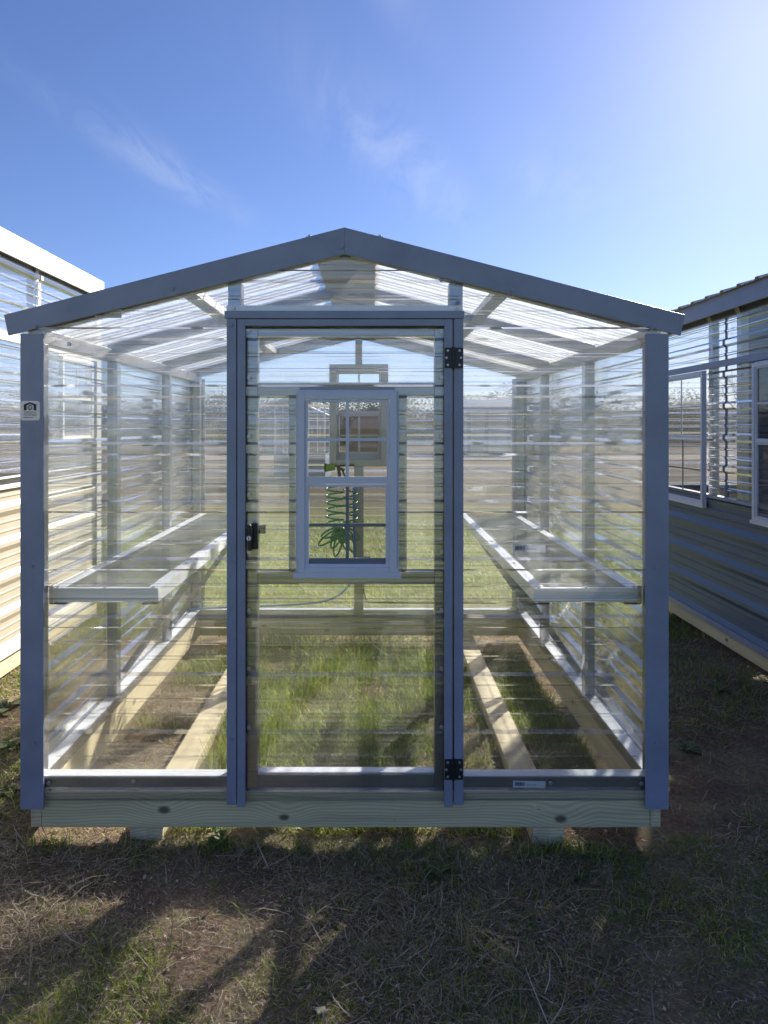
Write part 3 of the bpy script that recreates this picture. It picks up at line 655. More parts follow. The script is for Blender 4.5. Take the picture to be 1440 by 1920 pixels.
# benches along both side walls
def bench(xa, xb, inner):                     # xa wall side, xb inner side
    x0, x1 = min(xa, xb), max(xa, xb); zt = 0.944; hgt = 0.052; ya, yb = 0.062, LEN - 0.06
    s = 1 if xb > xa else -1
    m = MB(); ft = 0.0025
    m.box(x0, x1, ya, ya + 0.004, zt - hgt, zt - 0.0030)                  # front channel web
    m.box(x0, x1, ya - 0.006, ya - 0.0005, zt - 0.016, zt - 0.004)
    m.box(x0, x1, ya - 0.001, ya + 0.022, zt - ft, zt)
    m.box(x0 + 0.03, x1 - 0.03, ya + 0.0045, ya + 0.028, zt - hgt - 0.004, zt - hgt + 0.010)
    bn = m.build('bench', ALU_BR, gh_root, 0.0008)
    m = MB(); m.box(xb, xb - s * 0.046, ya + 0.0225, yb, zt - ft, zt); m.box(xb, xb - s * 0.004, ya + 0.005, yb, zt - hgt, zt - ft - 0.0005)
    m.box(xb - s * 0.0045, xb - s * 0.03, ya + 0.03, yb, zt - hgt, zt - hgt + 0.003); m.build('bench_edge', ALU_BR, bn, 0.0006)
    m = MB(); m.box(xa, xa + s * 0.046, ya + 0.0225, yb, zt - ft, zt); m.box(xa, xa + s * 0.004, ya + 0.005, yb, zt - hgt, zt - ft - 0.0005); m.build('bench_edge', ALU_BR, bn, 0.0006)
    m = MB(); c0, c1 = x0 + 0.040, x1 - 0.040; zz = zt - 0.006
    n = int((yb - ya) / 0.0125)
    for k in range(n): y = ya + 0.02 + k * 0.0125; m.box(c0, c1, y - 0.0008, y + 0.0008, zz - 0.0006, zz + 0.0006)
    n = int((c1 - c0) / 0.0125)
    for k in range(n + 1): x = c0 + k * (c1 - c0) / n; m.box(x - 0.0005, x + 0.0005, ya + 0.02, yb, zz - 0.0016, zz - 0.0006)
    m.build('wire_mesh', GALV, bn)
    m = MB()
    for q in (x0 + 0.001, x1 - 0.061): m.box(q, q + 0.060, ya - 0.004, ya + 0.030, zt - hgt - 0.010, zt - hgt - 0.0045)
    m.build('end_cap', RUBBER, bn)
    m = MB(); wx = XL + 0.075 if s > 0 else XR - 0.075
    for y in (0.87, 1.76):
        m.bar((xb - s * 0.03, y, zt - hgt - 0.006), (wx, y, 0.34), 0.030, 0.045, up=(0, 1, 0))
    m.build('bench_brace', ALU, bn, 0.001)
    for y in (ya + 0.012, ya + 0.5, ya + 1.1, ya + 1.7):
        for x in (xb - s * 0.023, xa + s * 0.023) + (((x0 + x1) / 2,) if y < ya + 0.1 else ()):
            m = MB(); m.cyl((x, y, zt), (x, y, zt + 0.005), 0.006, 8); m.build('bench_screw', STEEL, bn)
bench(XL + 0.072, -0.833, -0.833); bench(XR - 0.072, 0.622, 0.622)
# bench corner brackets on the front posts
for x0, x1 in ((XL + 0.069, XL + 0.085), (XR - 0.085, XR - 0.069)):
    MB().box(x0, x1, 0.055, 0.0615, 0.885, 0.955).build('bench_bracket', STEEL, gh_root)

# stickers on the sheets
def barcode(px0, px1, py0, py1, y, tilt=0.0, n='barcode_sticker'):
    x0, x1, z0, z1 = X_(px0, y), X_(px1, y), Z_(py1, y), Z_(py0, y); cx, cz = (x0 + x1) / 2, (z0 + z1) / 2; w, h = x1 - x0, z1 - z0
    M = Matrix.Translation((cx, y, cz)) @ Matrix.Rotation(R(tilt), 4, 'Y')
    st = MB(M).box(-w / 2, w / 2, 0, 0.0008, -h / 2, h / 2).build(n, PAPER, gh_root)
    m = MB(M); x = -w * 0.44; rr = random.Random(5)
    while x < -w * 0.14:
        b = w * rr.choice((0.006, 0.010, 0.016)); m.poly([(x, -0.0004, -h * 0.22), (x + b, -0.0004, -h * 0.22), (x + b, -0.0004, h * 0.32), (x, -0.0004, h * 0.32)]); x += b + w * rr.choice((0.006, 0.010))
    m.build('barcode', INK, st, fixn=False)
    m = MB(M); text_into(m, "PANEL-CLEAR", w * 0.07, -h * 0.05, w * 0.30, -0.0004); m.build('sticker_print', INK, st, fixn=False)
    return st
barcode(962, 1023, 1464.5, 1477.5, -0.006, 1.2)
barcode(962, 1023, 1022, 1035.5, -0.006, 1.0)
barcode(178, 228, 580, 596, -0.006, 0.5)
barcode(875, 905, 912, 920, LEN - 0.006, 0)
# maker's sticker on the corner trim
ys = -0.0318; cx, cz = X_(56.5, ys), Z_(770, ys); hw = 0.0365
m = MB(); pts = []
for qx, qz, a0 in ((1, 1, 0), (-1, 1, 90), (-1, -1, 180), (1, -1, 270)):
    for a in (0, 30, 60, 90): pts.append((cx + qx * (hw - 0.010) + 0.010 * math.cos(R(a0 + a)), cz + qz * (hw - 0.010) + 0.010 * math.sin(R(a0 + a))))
m.prism(pts, ys - 0.0006, ys); stk = m.build('maker_sticker', FOIL, gh_root)
U = 0.0745 / 660                                # metres per zoom pixel of the sticker
def sp(a, b): return (cx + (a - 658) * U, cz - (b - 728) * U)
m = MB(); yy = ys - 0.0012
def flat(m, pts, y): m.poly([(x, y, z) for x, z in pts])
flat(m, [sp(450, 520), sp(658, 445), sp(870, 520), sp(870, 560), sp(658, 485), sp(450, 560)], yy)
flat(m, [sp(450, 560), sp(545, 526), sp(545, 716), sp(450, 716)], yy); flat(m, [sp(775, 526), sp(870, 560), sp(870, 716), sp(775, 716)], yy)
flat(m, [sp(545, 526), sp(658, 485), sp(775, 526), sp(775, 560), sp(658, 500), sp(545, 560)], yy)
ov = [(658 + 78 * math.cos(t), 620 + 92 * math.sin(t)) for t in [2 * math.pi * k / 28 for k in range(29)]]
iv = [(658 + 50 * math.cos(t), 620 + 62 * math.sin(t)) for t in [2 * math.pi * k / 28 for k in range(29)]]
for k in range(28): flat(m, [sp(*ov[k]), sp(*ov[k + 1]), sp(*iv[k + 1]), sp(*iv[k])], yy)
flat(m, [sp(450, 888), sp(875, 888), sp(875, 896), sp(450, 896)], yy)
flat(m, [sp(450, 950), sp(760, 950), sp(760, 966), sp(450, 966)], yy)
c = sp(658, 620); text_into(m, "E", c[0], c[1], 50 * U, yy, 78 * U)
c = sp(660, 775); text_into(m, "OVERHOLT", c[0], c[1], 400 * U, yy, 54 * U)
c = sp(662, 846); text_into(m, "ENTERPRISES", c[0], c[1], 415 * U, yy, 46 * U)
m.build('emblem', NAVY, stk, fixn=False)

# hose, tubing on the back wall
coil = thing('coiled_hose', (-0.25, 2.40, 0.65), 'green spiral garden hose hanging below the back window with a lime spray nozzle', 'hose')
path = []; yb = 2.385
for k in range(0, 121): t = k / 120; a = t * 2 * math.pi * 5.5; path.append((-0.275 + 0.062 * math.cos(a), yb + 0.05 * math.sin(a), 1.15 - 0.27 * t))
for j in range(10):
    for k in range(1, 25):
        a = k / 24 * 2 * math.pi; th = R(-70 + 14 * j); L = 0.10 + 0.035 * math.sin(j * 2.1)
        rr = math.sin(a) * 0.026; ll = (1 - math.cos(a)) / 2 * L * 1.5
        path.append((-0.225 + math.sin(th) * ll + math.cos(th) * rr, yb - 0.045 + 0.010 * j, 0.845 - math.cos(th) * ll * 1.05 + math.sin(th) * rr))
for k in range(0, 101): t = k / 100; a = t * 2 * math.pi * 4.5; path.append((-0.165 + 0.048 * math.cos(a), yb + 0.045 * math.sin(a), 0.86 + 0.26 * t))
MB().tube(path, 0.0068, 7).build('coil', HOSE_G, coil, smooth=True)
m = MB(); zc_, xn = Z_(877, 2.39), X_(612, 2.39)
m.cyl((xn - 0.014, 2.385, zc_), (xn, 2.385, zc_), 0.030, 18, 0.032); m.build('nozzle_rim', RUBBER, coil, 0.002)
m = MB(); m.cyl((xn, 2.385, zc_), (xn + 0.062, 2.385, zc_ + 0.004), 0.029, 18, 0.021); noz = m.build('nozzle', NOZ_G, coil, 0.002)
m = MB(); m.bar((xn + 0.055, 2.385, zc_ + 0.012), (xn + 0.20, 2.385, zc_ + 0.020), 0.022, 0.012)
m.bar((xn + 0.085, 2.385, zc_ + 0.01), (xn + 0.10, 2.385, zc_ - 0.10), 0.022, 0.024, up=(1, 0, 0)); m.bar((xn + 0.110, 2.385, zc_ - 0.005), (xn + 0.145, 2.385, zc_ - 0.095), 0.014, 0.012, up=(1, 0, 0))
m.bar((xn + 0.085, 2.385, zc_ - 0.0), (xn + 0.13, 2.385, zc_ - 0.02), 0.024, 0.02); m.build('nozzle_grip', RUBBER, coil, 0.003)
yb = 2.41
def bz(pts, n=24):
    out = []
    for a, b, c, d in pts:
        for k in range(n + 1):
            t = k / n; out.append(tuple((1 - t) ** 3 * a[i] + 3 * (1 - t) ** 2 * t * b[i] + 3 * (1 - t) * t * t * c[i] + t ** 3 * d[i] for i in range(3)))
    return out
P = lambda px, py, y=yb: (X_(px, y), y, Z_(py, y))
o = MB().tube(bz([(P(663, 915), P(663, 980), P(664, 1010), P(664, 1055)), (P(664, 1056), P(664, 1100), P(640, 1128), P(575, 1132)), (P(574, 1132), P(500, 1138), P(440, 1136), P(300, 1146))]), 0.0075, 8).build('water_tube', HOSE_B, smooth=True)
tag(o, 'thin blue water tube curving down the back post and along the back sill', 'tube')
o = MB().tube(bz([(P(681, 1050), P(681, 1090), P(680, 1120), P(690, 1129)), (P(691, 1129), P(760, 1132), P(820, 1130), P(930, 1131))]), 0.005, 8).build('drain_tube', RUBBER, smooth=True)
tag(o, 'black tube running from the back post to the right along the back sill', 'tube')
MB().box(X_(680, 2.42), X_(695, 2.42), 2.40, 2.43, Z_(1053, 2.42), Z_(1043, 2.42)).build('post_bracket', BROWNP, gh_root, 0.003)

# ------------------------------------------------------------------ neighbouring greenhouse sheds
def shed(root, o, xw, y0, y1, zw0, zw1, zs, ztr, zeave, zf, W, mats, wins, studs, seams, roof_mat, ov=0.05, slope=0.27, phase=0.19, roof_dz=0.006, roof_ext=0.03, end_sun_block=None):
    """o = outward direction of the long wall that faces the middle greenhouse (+1 or -1)"""
    th = R(90) if o > 0 else R(-90)
    M = Matrix.Translation((xw, 0, 0)) @ Matrix.Rotation(th, 4, 'Z')
    ly = (lambda a, b: (a, b)) if o > 0 else (lambda a, b: (-b, -a))           # local x range of a y range
    sid, trim, fas, wfr = mats
    MB().box(xw - o * 0.045, xw - o * 0.004, y0, y1, zw0, zw1).build('base_board', WOOD_Y, root, 0.003)
    a, b = ly(y0, y1)
    m = MB(M); m.sheet(a, b, zw1 - 0.01, zs, 0.001, phase, siding=True); m.build('siding', sid, root)
    m = MB(M); m.box(a, b, -0.024, -0.0025, zw1 - 0.014, zw1 + 0.030); m.build('drip_edge', trim, root, 0.002)
    m = MB(M); m.box(a, b, -0.022, 0.03, zs, zs + 0.022); m.build('siding_cap', trim, root, 0.002)
    m = MB(M); m.box(a, b, -0.024, 0.0, ztr, ztr + 0.045); m.build('band_trim', trim, root, 0.002)
    # clear sheets between the windows, and the transom above
    edges = [y0] + [e for wv in sorted(wins) for e in (wv[0], wv[1])] + [y1]
    for ya, yb in zip(edges[0::2], edges[1::2]):
        if yb - ya < 0.02: continue
        p, q = ly(ya + 0.002, yb - 0.002); m = MB(M); m.sheet(p, q, zs + 0.023, ztr - 0.001, 0.0, phase); m.build('clear_panel', CLEAR_S, root, fixn=False)
    m = MB(M); m.sheet(a, b, ztr + 0.046, zeave, 0.0, phase); m.build('clear_panel', CLEAR_S, root, fixn=False)
    for (ya, yb, z0, z1) in wins:
        yc = (ya + yb) / 2
        make_window(root, Matrix.Translation((xw + o * 0.012, yc, z0)) @ Matrix.Rotation(th, 4, 'Z'), yb - ya, z1 - z0, wfr, wfr, 'window', VINYL_G)
        for z0_, z1_ in ((zs + 0.024, z0), (z1, ztr - 0.001)):
            if z1_ - z0_ > 0.03:
                p, q = ly(ya, yb); m = MB(M); m.sheet(p, q, z0_, z1_, 0.0, phase); m.build('clear_panel', CLEAR_S, root, fixn=False)
    xb = xw - o * W
    for y in studs:
        MB().box(xw - o * 0.012, xw - o * 0.062, y, y + 0.06, zw1, zeave).build('stud', ALU, root, 0.002)
        MB().box(xb + o * 0.012, xb + o * 0.062, y, y + 0.06, zw1, zeave).build('stud', ALU, root, 0.002)
    for y in seams:                                        # joint strip following the ribs
        m = MB(M); p, q = ly(y, y + 0.035); m.sheet(p, q, zs + 0.023, zeave, -0.004, phase); m.build('seam_strip', TRIM_DK if o < 0 else WHITE, root)
    MB().box(xw - o * 0.012, xw - o * 0.062, y0, y1, zeave + 0.001, zeave + 0.05).build('eave_beam', ALU, root, 0.002)
    MB().box(xb + o * 0.012, xb + o * 0.062, y0, y1, zeave + 0.001, zeave + 0.05).build('eave_beam', ALU, root, 0.002)
    MB().box(xb + o * 0.014, xb + o * 0.06, y0, y1, 1.40, 1.45).build('wall_rail', ALU, root, 0.002)
    # far long wall
    Mb = Matrix.Translation((xb, 0, 0)) @ Matrix.Rotation(-th, 4, 'Z'); a2, b2 = (-y1, -y0) if o > 0 else (y0, y1)
    m = MB(Mb); m.sheet(a2, b2, zw1, zs, 0.0, phase); m.build('siding', sid, root)
    m = MB(Mb); m.sheet(a2, b2, zs + 0.002, zeave, 0.0, phase); m.build('clear_panel', CLEAR_S, root, fixn=False)
    # end walls
    zr = zf[1] + slope * (W / 2 + ov)
    xm = xw - o * W / 2
    for ye, rot in ((y0, 0), (y1, math.pi)):
        Me = Matrix.Translation((0, ye, 0)) @ Matrix.Rotation(rot, 4, 'Z'); p, q = sorted((xw, xb))
        if rot: p, q = -q, -p
        m = MB(Me); m.sheet(p + 0.01, q - 0.01, zw0, zs, 0.0, phase); m.build('siding', sid, root)
        m = MB(Me); m.sheet(p + 0.01, q - 0.01, zs + 0.002, zr, 0.0, phase)
        for s in (-1, 1): m.cut(Vector((xm, 0, zr - 0.05)), Vector((s * slope, 0, 1)).normalized())
        m.build('clear_panel', CLEAR_F, root, fixn=False)
    if end_sun_block:                                         # added opaque sheet inside the back end wall, keeps sun off the ground
        Me = Matrix.Translation((0, y1 - 0.03, 0)) @ Matrix.Rotation(math.pi, 4, 'Z')
        m = MB(Me); m.sheet(-end_sun_block[1], -end_sun_block[0], zs + 0.004, zr, 0.0, phase)
        for s in (-1, 1): m.cut(Vector((xm, 0, zr - 0.06)), Vector((s * slope, 0, 1)).normalized())
        m.build('end_sun_block', sid, root, fixn=False)
    for ye, yd in ((y0, 1), (y1, -1)):
        for xx, oo in ((xw, o), (xb, -o)):
            m = MB(); m.box(xx + oo * 0.026, xx - oo * 0.06, ye - yd * 0.026, ye - yd * 0.020, zw1 - 0.02, zeave + 0.02)
            m.box(xx + oo * 0.020, xx + oo * 0.026, ye - yd * 0.0195, ye + yd * 0.07, zw1 - 0.02, zeave + 0.02); m.build('corner_trim', trim, root, 0.0015)
    # fascia and roof
    for xx, oo in ((xw, o), (xb, -o)):
        MB().box(xx + oo * ov, xx + oo * (ov - 0.014), y0 - 0.05, y1 + 0.05, zf[0], zf[1]).build('fascia', fas, root, 0.002)
        MB().box(xx + oo * (ov - 0.016), xx + oo * 0.001, y0, y1, zeave + 0.051, zeave + 0.060).build('soffit', fas, root)
        ax = Vector((oo, 0, -slope)).normalized(); nn = Vector((oo * slope, 0, 1)).normalized()
        Mr = Matrix(((ax.x, -nn.x, 0, xm), (0, 0, 1, 0), (ax.z, -nn.z, 0, zr + roof_dz), (0, 0, 0, 1)))
        L = (W / 2 + ov + roof_ext) * math.hypot(1, slope)
        MB(Mr).sheet(0.003, L, y0 - 0.04, y1 + 0.04, 0.0, 0.08).build('roof_panel', roof_mat, root, fixn=False)
        for ye in (y0 - 0.055, y1 + 0.055):
            xe = xx + oo * ov
            MB().prism([(xm, zr), (xe, zf[1]), (xe, zf[0]), (xm, zr - (zf[1] - zf[0]))], ye - 0.006, ye + 0.006).build('gable_fascia', fas, root)
        for y in studs:
            MB().bar((xm + oo * 0.03, y + 0.03, zr - 0.075), (xx, y + 0.03, zeave + 0.02 + 0.0), 0.05, 0.05).build('rafter', ALU, root, 0.002)
    MB().box(xm - 0.025, xm + 0.025, y0, y1, zr - 0.10, zr - 0.04).build('ridge_beam', ALU, root, 0.002)

Lx, Ly1 = -2.28, 3.17
left = thing('greenhouse_shed', (Lx - 1.3, 1.0, 0), 'greenhouse with cream metal lower siding and a sunlit white fascia', 'greenhouse')
shed(left, 1, Lx, -1.2, Ly1, 0.03, 0.165, 1.185, 2.10, 2.60, (2.63, 2.775), 2.6, (CREAM, WHITE, WHITE, WHITE),
     [(2.42, 3.00, 1.45, 2.095)], (0.0, 1.20, 2.10, 3.08), (2.135,), CLEAR_R, ov=0.035, roof_dz=-0.026, roof_ext=-0.018)
Rx = 2.43
right = thing('greenhouse_shed', (Rx + 1.3, 1.6, 0), 'greenhouse with charcoal ribbed lower siding and white framed windows', 'greenhouse')
shed(right, -1, Rx, -0.4, 3.50, 0.055, 0.165, 1.06, 1.985, 2.32, (2.345, 2.462), 2.9, (TRIM_DK, TRIM, TRIM, VINYL),
     [(1.08, 1.80, 0.96, 1.980), (2.46, 3.22, 0.98, 1.980)], (-0.3, 0.9, 2.02, 2.42, 3.36), (2.17,), ROOFMET, ov=0.08, end_sun_block=(3.2, 5.3))  # opaque roof and end sheet are put in to shade the ground

# ------------------------------------------------------------------ distance: wood, trees, buildings
def scatter_mesh(name, c, size, mat, up=0.3):
    n = len(c); th = RNG.uniform(0, 2 * math.pi, n); ph = RNG.normal(0, 0.6, n); s = size * RNG.uniform(0.5, 1.3, n)
    u = np.stack([np.cos(th), np.sin(th), np.sin(ph) * 0.6], 1); w = np.stack([-np.sin(th) * np.sin(ph), np.cos(th) * np.sin(ph), np.cos(ph)], 1)
    q = np.stack([c - u * s[:, None] * 0.5, c + w * s[:, None] * 0.28, c + u * s[:, None] * 0.5, c - w * s[:, None] * 0.28], 1).reshape(-1, 3)
    return raw_mesh(name, q, np.arange(n * 4), 4, mat)
nT = 330; tx = RNG.uniform(-90, 110, nT); ty = RNG.uniform(58, 78, nT); th_ = RNG.uniform(3.4, 5.6, nT); cs = []
for x, y, h in zip(tx, ty, th_):
    k = 560; r = RNG.normal(0, 1, (k, 3)); r /= np.linalg.norm(r, axis=1)[:, None]; r *= RNG.uniform(0.2, 1, (k, 1)) ** 0.5
    cs.append(np.array([x, y, h * 0.52]) + r * np.array([h * 0.38, h * 0.38, h * 0.52]))
nU = 70000; cs.append(np.stack([RNG.uniform(-95, 115, nU), RNG.uniform(60, 74, nU), RNG.uniform(0, 1, nU) ** 1.3 * 3.1], 1))
wood_o = link('winter_wood', scatter_mesh('winter_wood', np.concatenate(cs), np.where(np.arange(sum(map(len, cs))) < nT * 560, 0.22, 0.7), BRUSH)); tag(wood_o, 'brown leafless winter woodland along the far edge of the field', 'woodland', kind='stuff')

def bare_tree(x, y, h, label, seed):
    rr = random.Random(seed); t = thing('bare_tree', (x, y, 0), label, 'tree', 'bare trees at the back of the field')
    tr = MB(); cr = MB()
    top = Vector((x + rr.uniform(-.2, .2), y, h * 0.45)); tr.tube([(x, y, -0.1), (x, y, h * 0.2), top], [h * 0.022, h * 0.018, h * 0.012], 7)
    def grow(p, d, L, r, lev):
        q = p + d * L; cr.tube([p, p + d * L * 0.5 + Vector((rr.uniform(-.1, .1), rr.uniform(-.1, .1), 0)) * L, q], [r, r * 0.75, r * 0.5], 4)
        if lev == 0: return
        for k in range(rr.choice((2, 3, 3))):
            nd = (d + Vector((rr.uniform(-.8, .8), rr.uniform(-.8, .8), rr.uniform(-.15, .5)))).normalized(); grow(p + d * L * rr.uniform(.55, 1), nd, L * rr.uniform(.55, .8), r * 0.55, lev - 1)
    for k in range(5): grow(top, Vector((rr.uniform(-1, 1), rr.uniform(-1, 1), rr.uniform(.5, 1.2))).normalized(), h * 0.22, h * 0.008, 4)
    tr.build('trunk', BARK, t); cr.build('crown', BARK, t)
bare_tree(20.5, 37, 5.4, 'bare tree behind the charcoal greenhouse, seen through its windows', 1)
bare_tree(5.6, 44, 4.2, 'bare tree beside the pale open pavilion', 2)
bare_tree(-17, 40, 5.2, 'bare tree behind the cream sided greenhouse', 3)
bare_tree(31, 41, 4.6, 'bare tree farthest right of the field', 4)

# far barn seen through the door window
def barn(x, y, w, d, h, rise, label, wallm, roofm, name='barn'):
    t = thing(name, (x, y, 0), label, 'barn')
    MB().prism([(x - w / 2, 0), (x + w / 2, 0), (x + w / 2, h), (x, h + rise - 0.08), (x - w / 2, h)], y - d / 2, y + d / 2).build('wall', wallm, t)
    for s in (-1, 1):
        MB().bar((x, y, h + rise), (x + s * (w / 2 + 0.25), y, h - 0.25 * rise / (w / 2)), d + 0.6, 0.08, up=(s * rise, 0, w / 2)).build('roof', roofm, t)
    MB().box(x - w * 0.14, x + w * 0.14, y - d / 2 - 0.05, y - d / 2 - 0.004, 0, h * 0.8).build('door', wallm, t)
    m = MB(); m.ring(x + w * 0.24, x + w * 0.38, h * 0.45, h * 0.75, 0.08, y - d / 2 - 0.06, y - d / 2 - 0.004); m.build('window', WHITE, t)
barn(-0.05, 33.5, 2.4, 3.0, 1.75, 0.75, 'small dusky red barn with a dark roof across the gravel road', BRICK, REDROOF)
barn(-4.6, 41, 4.0, 4, 2.2, 0.9, 'grey board barn standing left of the red one', TRIM_DK, ROOFMET)
# white framed greenhouse further back
gx0, gy0 = -2.35, 18.0
t = thing('glass_house', (gx0, gy0, 0), 'white framed glass house on the grass left of the red barn', 'greenhouse')
m = MB(); m.ring(gx0 - 0.55, gx0 + 0.95, 0.75, 2.2, 0.05, gy0, gy0 + 0.05)
for k in range(1, 6): xx = gx0 - 0.55 + k * 0.25; m.box(xx, xx + 0.025, gy0 + 0.005, gy0 + 0.045, 0.80, 2.15)
m.box(gx0 - 0.5, gx0 + 0.9, gy0 - 0.004, gy0 + 0.0045, 1.88, 1.92)
m.build('front_frame', WHITE, t)
m = MB(); m.box(gx0 - 0.55, gx0 + 0.95, gy0 + 0.0, gy0 + 0.06, 0.0, 0.745); m.box(gx0 - 0.55, gx0 - 0.5, gy0 + 0.065, gy0 + 3, 0, 0.745); m.box(gx0 + 0.9, gx0 + 0.95, gy0 + 0.065, gy0 + 3, 0, 0.745); m.build('wall', TRIM_DK, t)
m = MB(); m.poly([(gx0 - 0.5, gy0 + 0.02, 0.8), (gx0 + 0.9, gy0 + 0.02, 0.8), (gx0 + 0.9, gy0 + 0.02, 2.15), (gx0 - 0.5, gy0 + 0.02, 2.15)]); m.build('pane', GLASS, t)
m = MB(); m.bar((gx0 - 0.6, gy0 + 1.5, 2.22), (gx0 + 0.2, gy0 + 1.5, 2.62), 3.1, 0.05); m.bar((gx0 + 0.2, gy0 + 1.5, 2.62), (gx0 + 1.0, gy0 + 1.5, 2.22), 3.1, 0.05); m.build('roof', TRIM_DK, t)
# open pavilion on the right
t = thing('pavilion', (7.5, 38, 0), 'open pavilion with dark posts and a pale back wall on the far field', 'pavilion')
px0, px1 = 4.9, 9.2
for x in (5.35, 6.35, 7.6, 8.9): MB().box(x - 0.09, x + 0.09, 37, 37.18, 0, 2.55).build('post', TRIM_DK, t)
MB().box(px0, px1, 40, 40.15, 0, 2.5).build('back_wall', WHITE, t)
m = MB(); m.bar(((px0 + px1) / 2, 36.5, 2.62), ((px0 + px1) / 2, 38.6, 3.1), px1 - px0 + 0.6, 0.1); m.bar(((px0 + px1) / 2, 38.6, 3.1), ((px0 + px1) / 2, 40.6, 2.62), px1 - px0 + 0.6, 0.1); m.build('roof', TRIM_DK, t)

# ------------------------------------------------------------------ grass, straw, weeds
def blades(n, x0, x1, y0, y1, lmin, lmax, wid, lean, curl, keep=None, lift=0.0):
    x = RNG.uniform(x0, x1, n); y = RNG.uniform(y0, y1, n)
    if keep is not None: k = RNG.uniform(0, 1, n) < keep(x, y); x, y = x[k], y[k]
    n = len(x); L = RNG.uniform(lmin, lmax, n) * RNG.uniform(0.6, 1, n); a = RNG.uniform(0, 2 * math.pi, n)
    inc = np.clip(RNG.normal(lean, 0.22, n), 0.02, 1.5)            # elevation of the first segment
    tw = RNG.normal(0, curl, n); dr = RNG.normal(curl * 0.7, curl * 0.5, n)
    p = np.stack([x, y, gh(x, y) + RNG.uniform(0, lift, n) if lift else gh(x, y)], 1); V = []
    w = wid * RNG.uniform(0.6, 1.4, n)
    for k in range(4):
        sd = np.stack([-np.sin(a), np.cos(a), np.zeros(n)], 1) * (w * (1.0, 0.95, 0.7, 0.12)[k])[:, None] * 0.5
        V += [p - sd, p + sd]
        if k < 3:
            d = np.stack([np.cos(a) * np.cos(inc), np.sin(a) * np.cos(inc), np.sin(inc)], 1); p = p + d * (L / 3)[:, None]
            a = a + tw; inc = inc - np.abs(dr)
            if lean < 0.5: g = gh(p[:, 0], p[:, 1]) + 0.003; p[:, 2] = np.maximum(p[:, 2], g)
    V = np.stack(V, 1).reshape(-1, 3); base = (np.arange(n) * 8)[:, None]
    q = np.concatenate([base + np.array([[2 * k, 2 * k + 1, 2 * k + 3, 2 * k + 2]]) for k in range(3)], 1)
    return V, q.reshape(-1)
def join(sets):
    V, Q, o = [], [], 0
    for v, q in sets: V.append(v); Q.append(q + o); o += len(v)
    return np.concatenate(V), np.concatenate(Q)
def inside(x, y): return ((x > XL) & (x < XR) & (y > -0.01) & (y < LEN))
def pn(x, y, s, seed): return vnoise(x * s + 31, y * s + 17, seed)
def off_wood(x, y):
    m = np.ones_like(x)
    for a, b, c, d in ((-0.94, -0.785, -0.01, LEN), (0.59, 0.74, -0.01, LEN), (XL + 0.01, XL + 0.075, -0.01, LEN), (XR - 0.07, XR, -0.01, LEN), (XL, XR, -0.02, 0.045), (XL, XR, LEN - 0.045, LEN + 0.01)):
        m = m * ~((x > a) & (x < b) & (y > c) & (y < d))
    return m
soil_spot = lambda x, y: np.clip(np.hypot((x + 0.72) / 0.28, (y + 0.30) / 0.22) - 0.35, 0.08, 1) * np.clip(np.hypot((x - 0.95) / 0.35, (y + 0.75) / 0.2) - 0.35, 0.15, 1)
k_str = lambda x, y: np.clip((0.6 * pn(x, y, 2.1, 5) + 0.4 * pn(x, y, 6.5, 6)) * 3.6 - 1.3, 0.12, 1) * soil_spot(x, y) * off_wood(x, y)
k_grn = lambda x, y: np.clip((0.6 * pn(x, y, 2.6, 9) + 0.4 * pn(x, y, 7.5, 10)) * 4.2 - 1.7, 0.06, 1) * soil_spot(x, y) * off_wood(x, y)
k_side = lambda x, y: np.clip(pn(x, y, 2.4, 21) * 2.4 - 0.6, 0.05, 1) * off_wood(x, y)
lane = lambda x, y: np.where((x > -0.78) & (x < 0.58), np.clip((0.65 * pn(x, y, 2.6, 33) + 0.35 * pn(x, y, 8, 34)) * 3.4 - 1.0, 0.08, 1), np.clip(pn(x, y, 2.8, 35) * 2.0 - 0.85, 0.04, 0.7)) * off_wood(x, y)
def litter(n, x0, x1, y0, y1, size, keep):
    x = RNG.uniform(x0, x1, n); y = RNG.uniform(y0, y1, n); k = RNG.uniform(0, 1, n) < keep(x, y); x, y = x[k], y[k]; n = len(x)
    th = RNG.uniform(0, 6.28, n); s_ = size * RNG.uniform(0.4, 1.2, n); t1 = RNG.normal(0, 0.35, n); z = gh(x, y) + 0.006
    u = np.stack([np.cos(th), np.sin(th), t1], 1) * s_[:, None]; w = np.stack([-np.sin(th), np.cos(th), RNG.normal(0, 0.4, n)], 1) * (s_ * RNG.uniform(0.25, 0.6, n))[:, None]
    c = np.stack([x, y, z + np.abs(t1) * s_ * 0.5], 1)
    return np.stack([c - u, c + w, c + u * 0.8, c - w], 1).reshape(-1, 3), np.arange(n * 4)
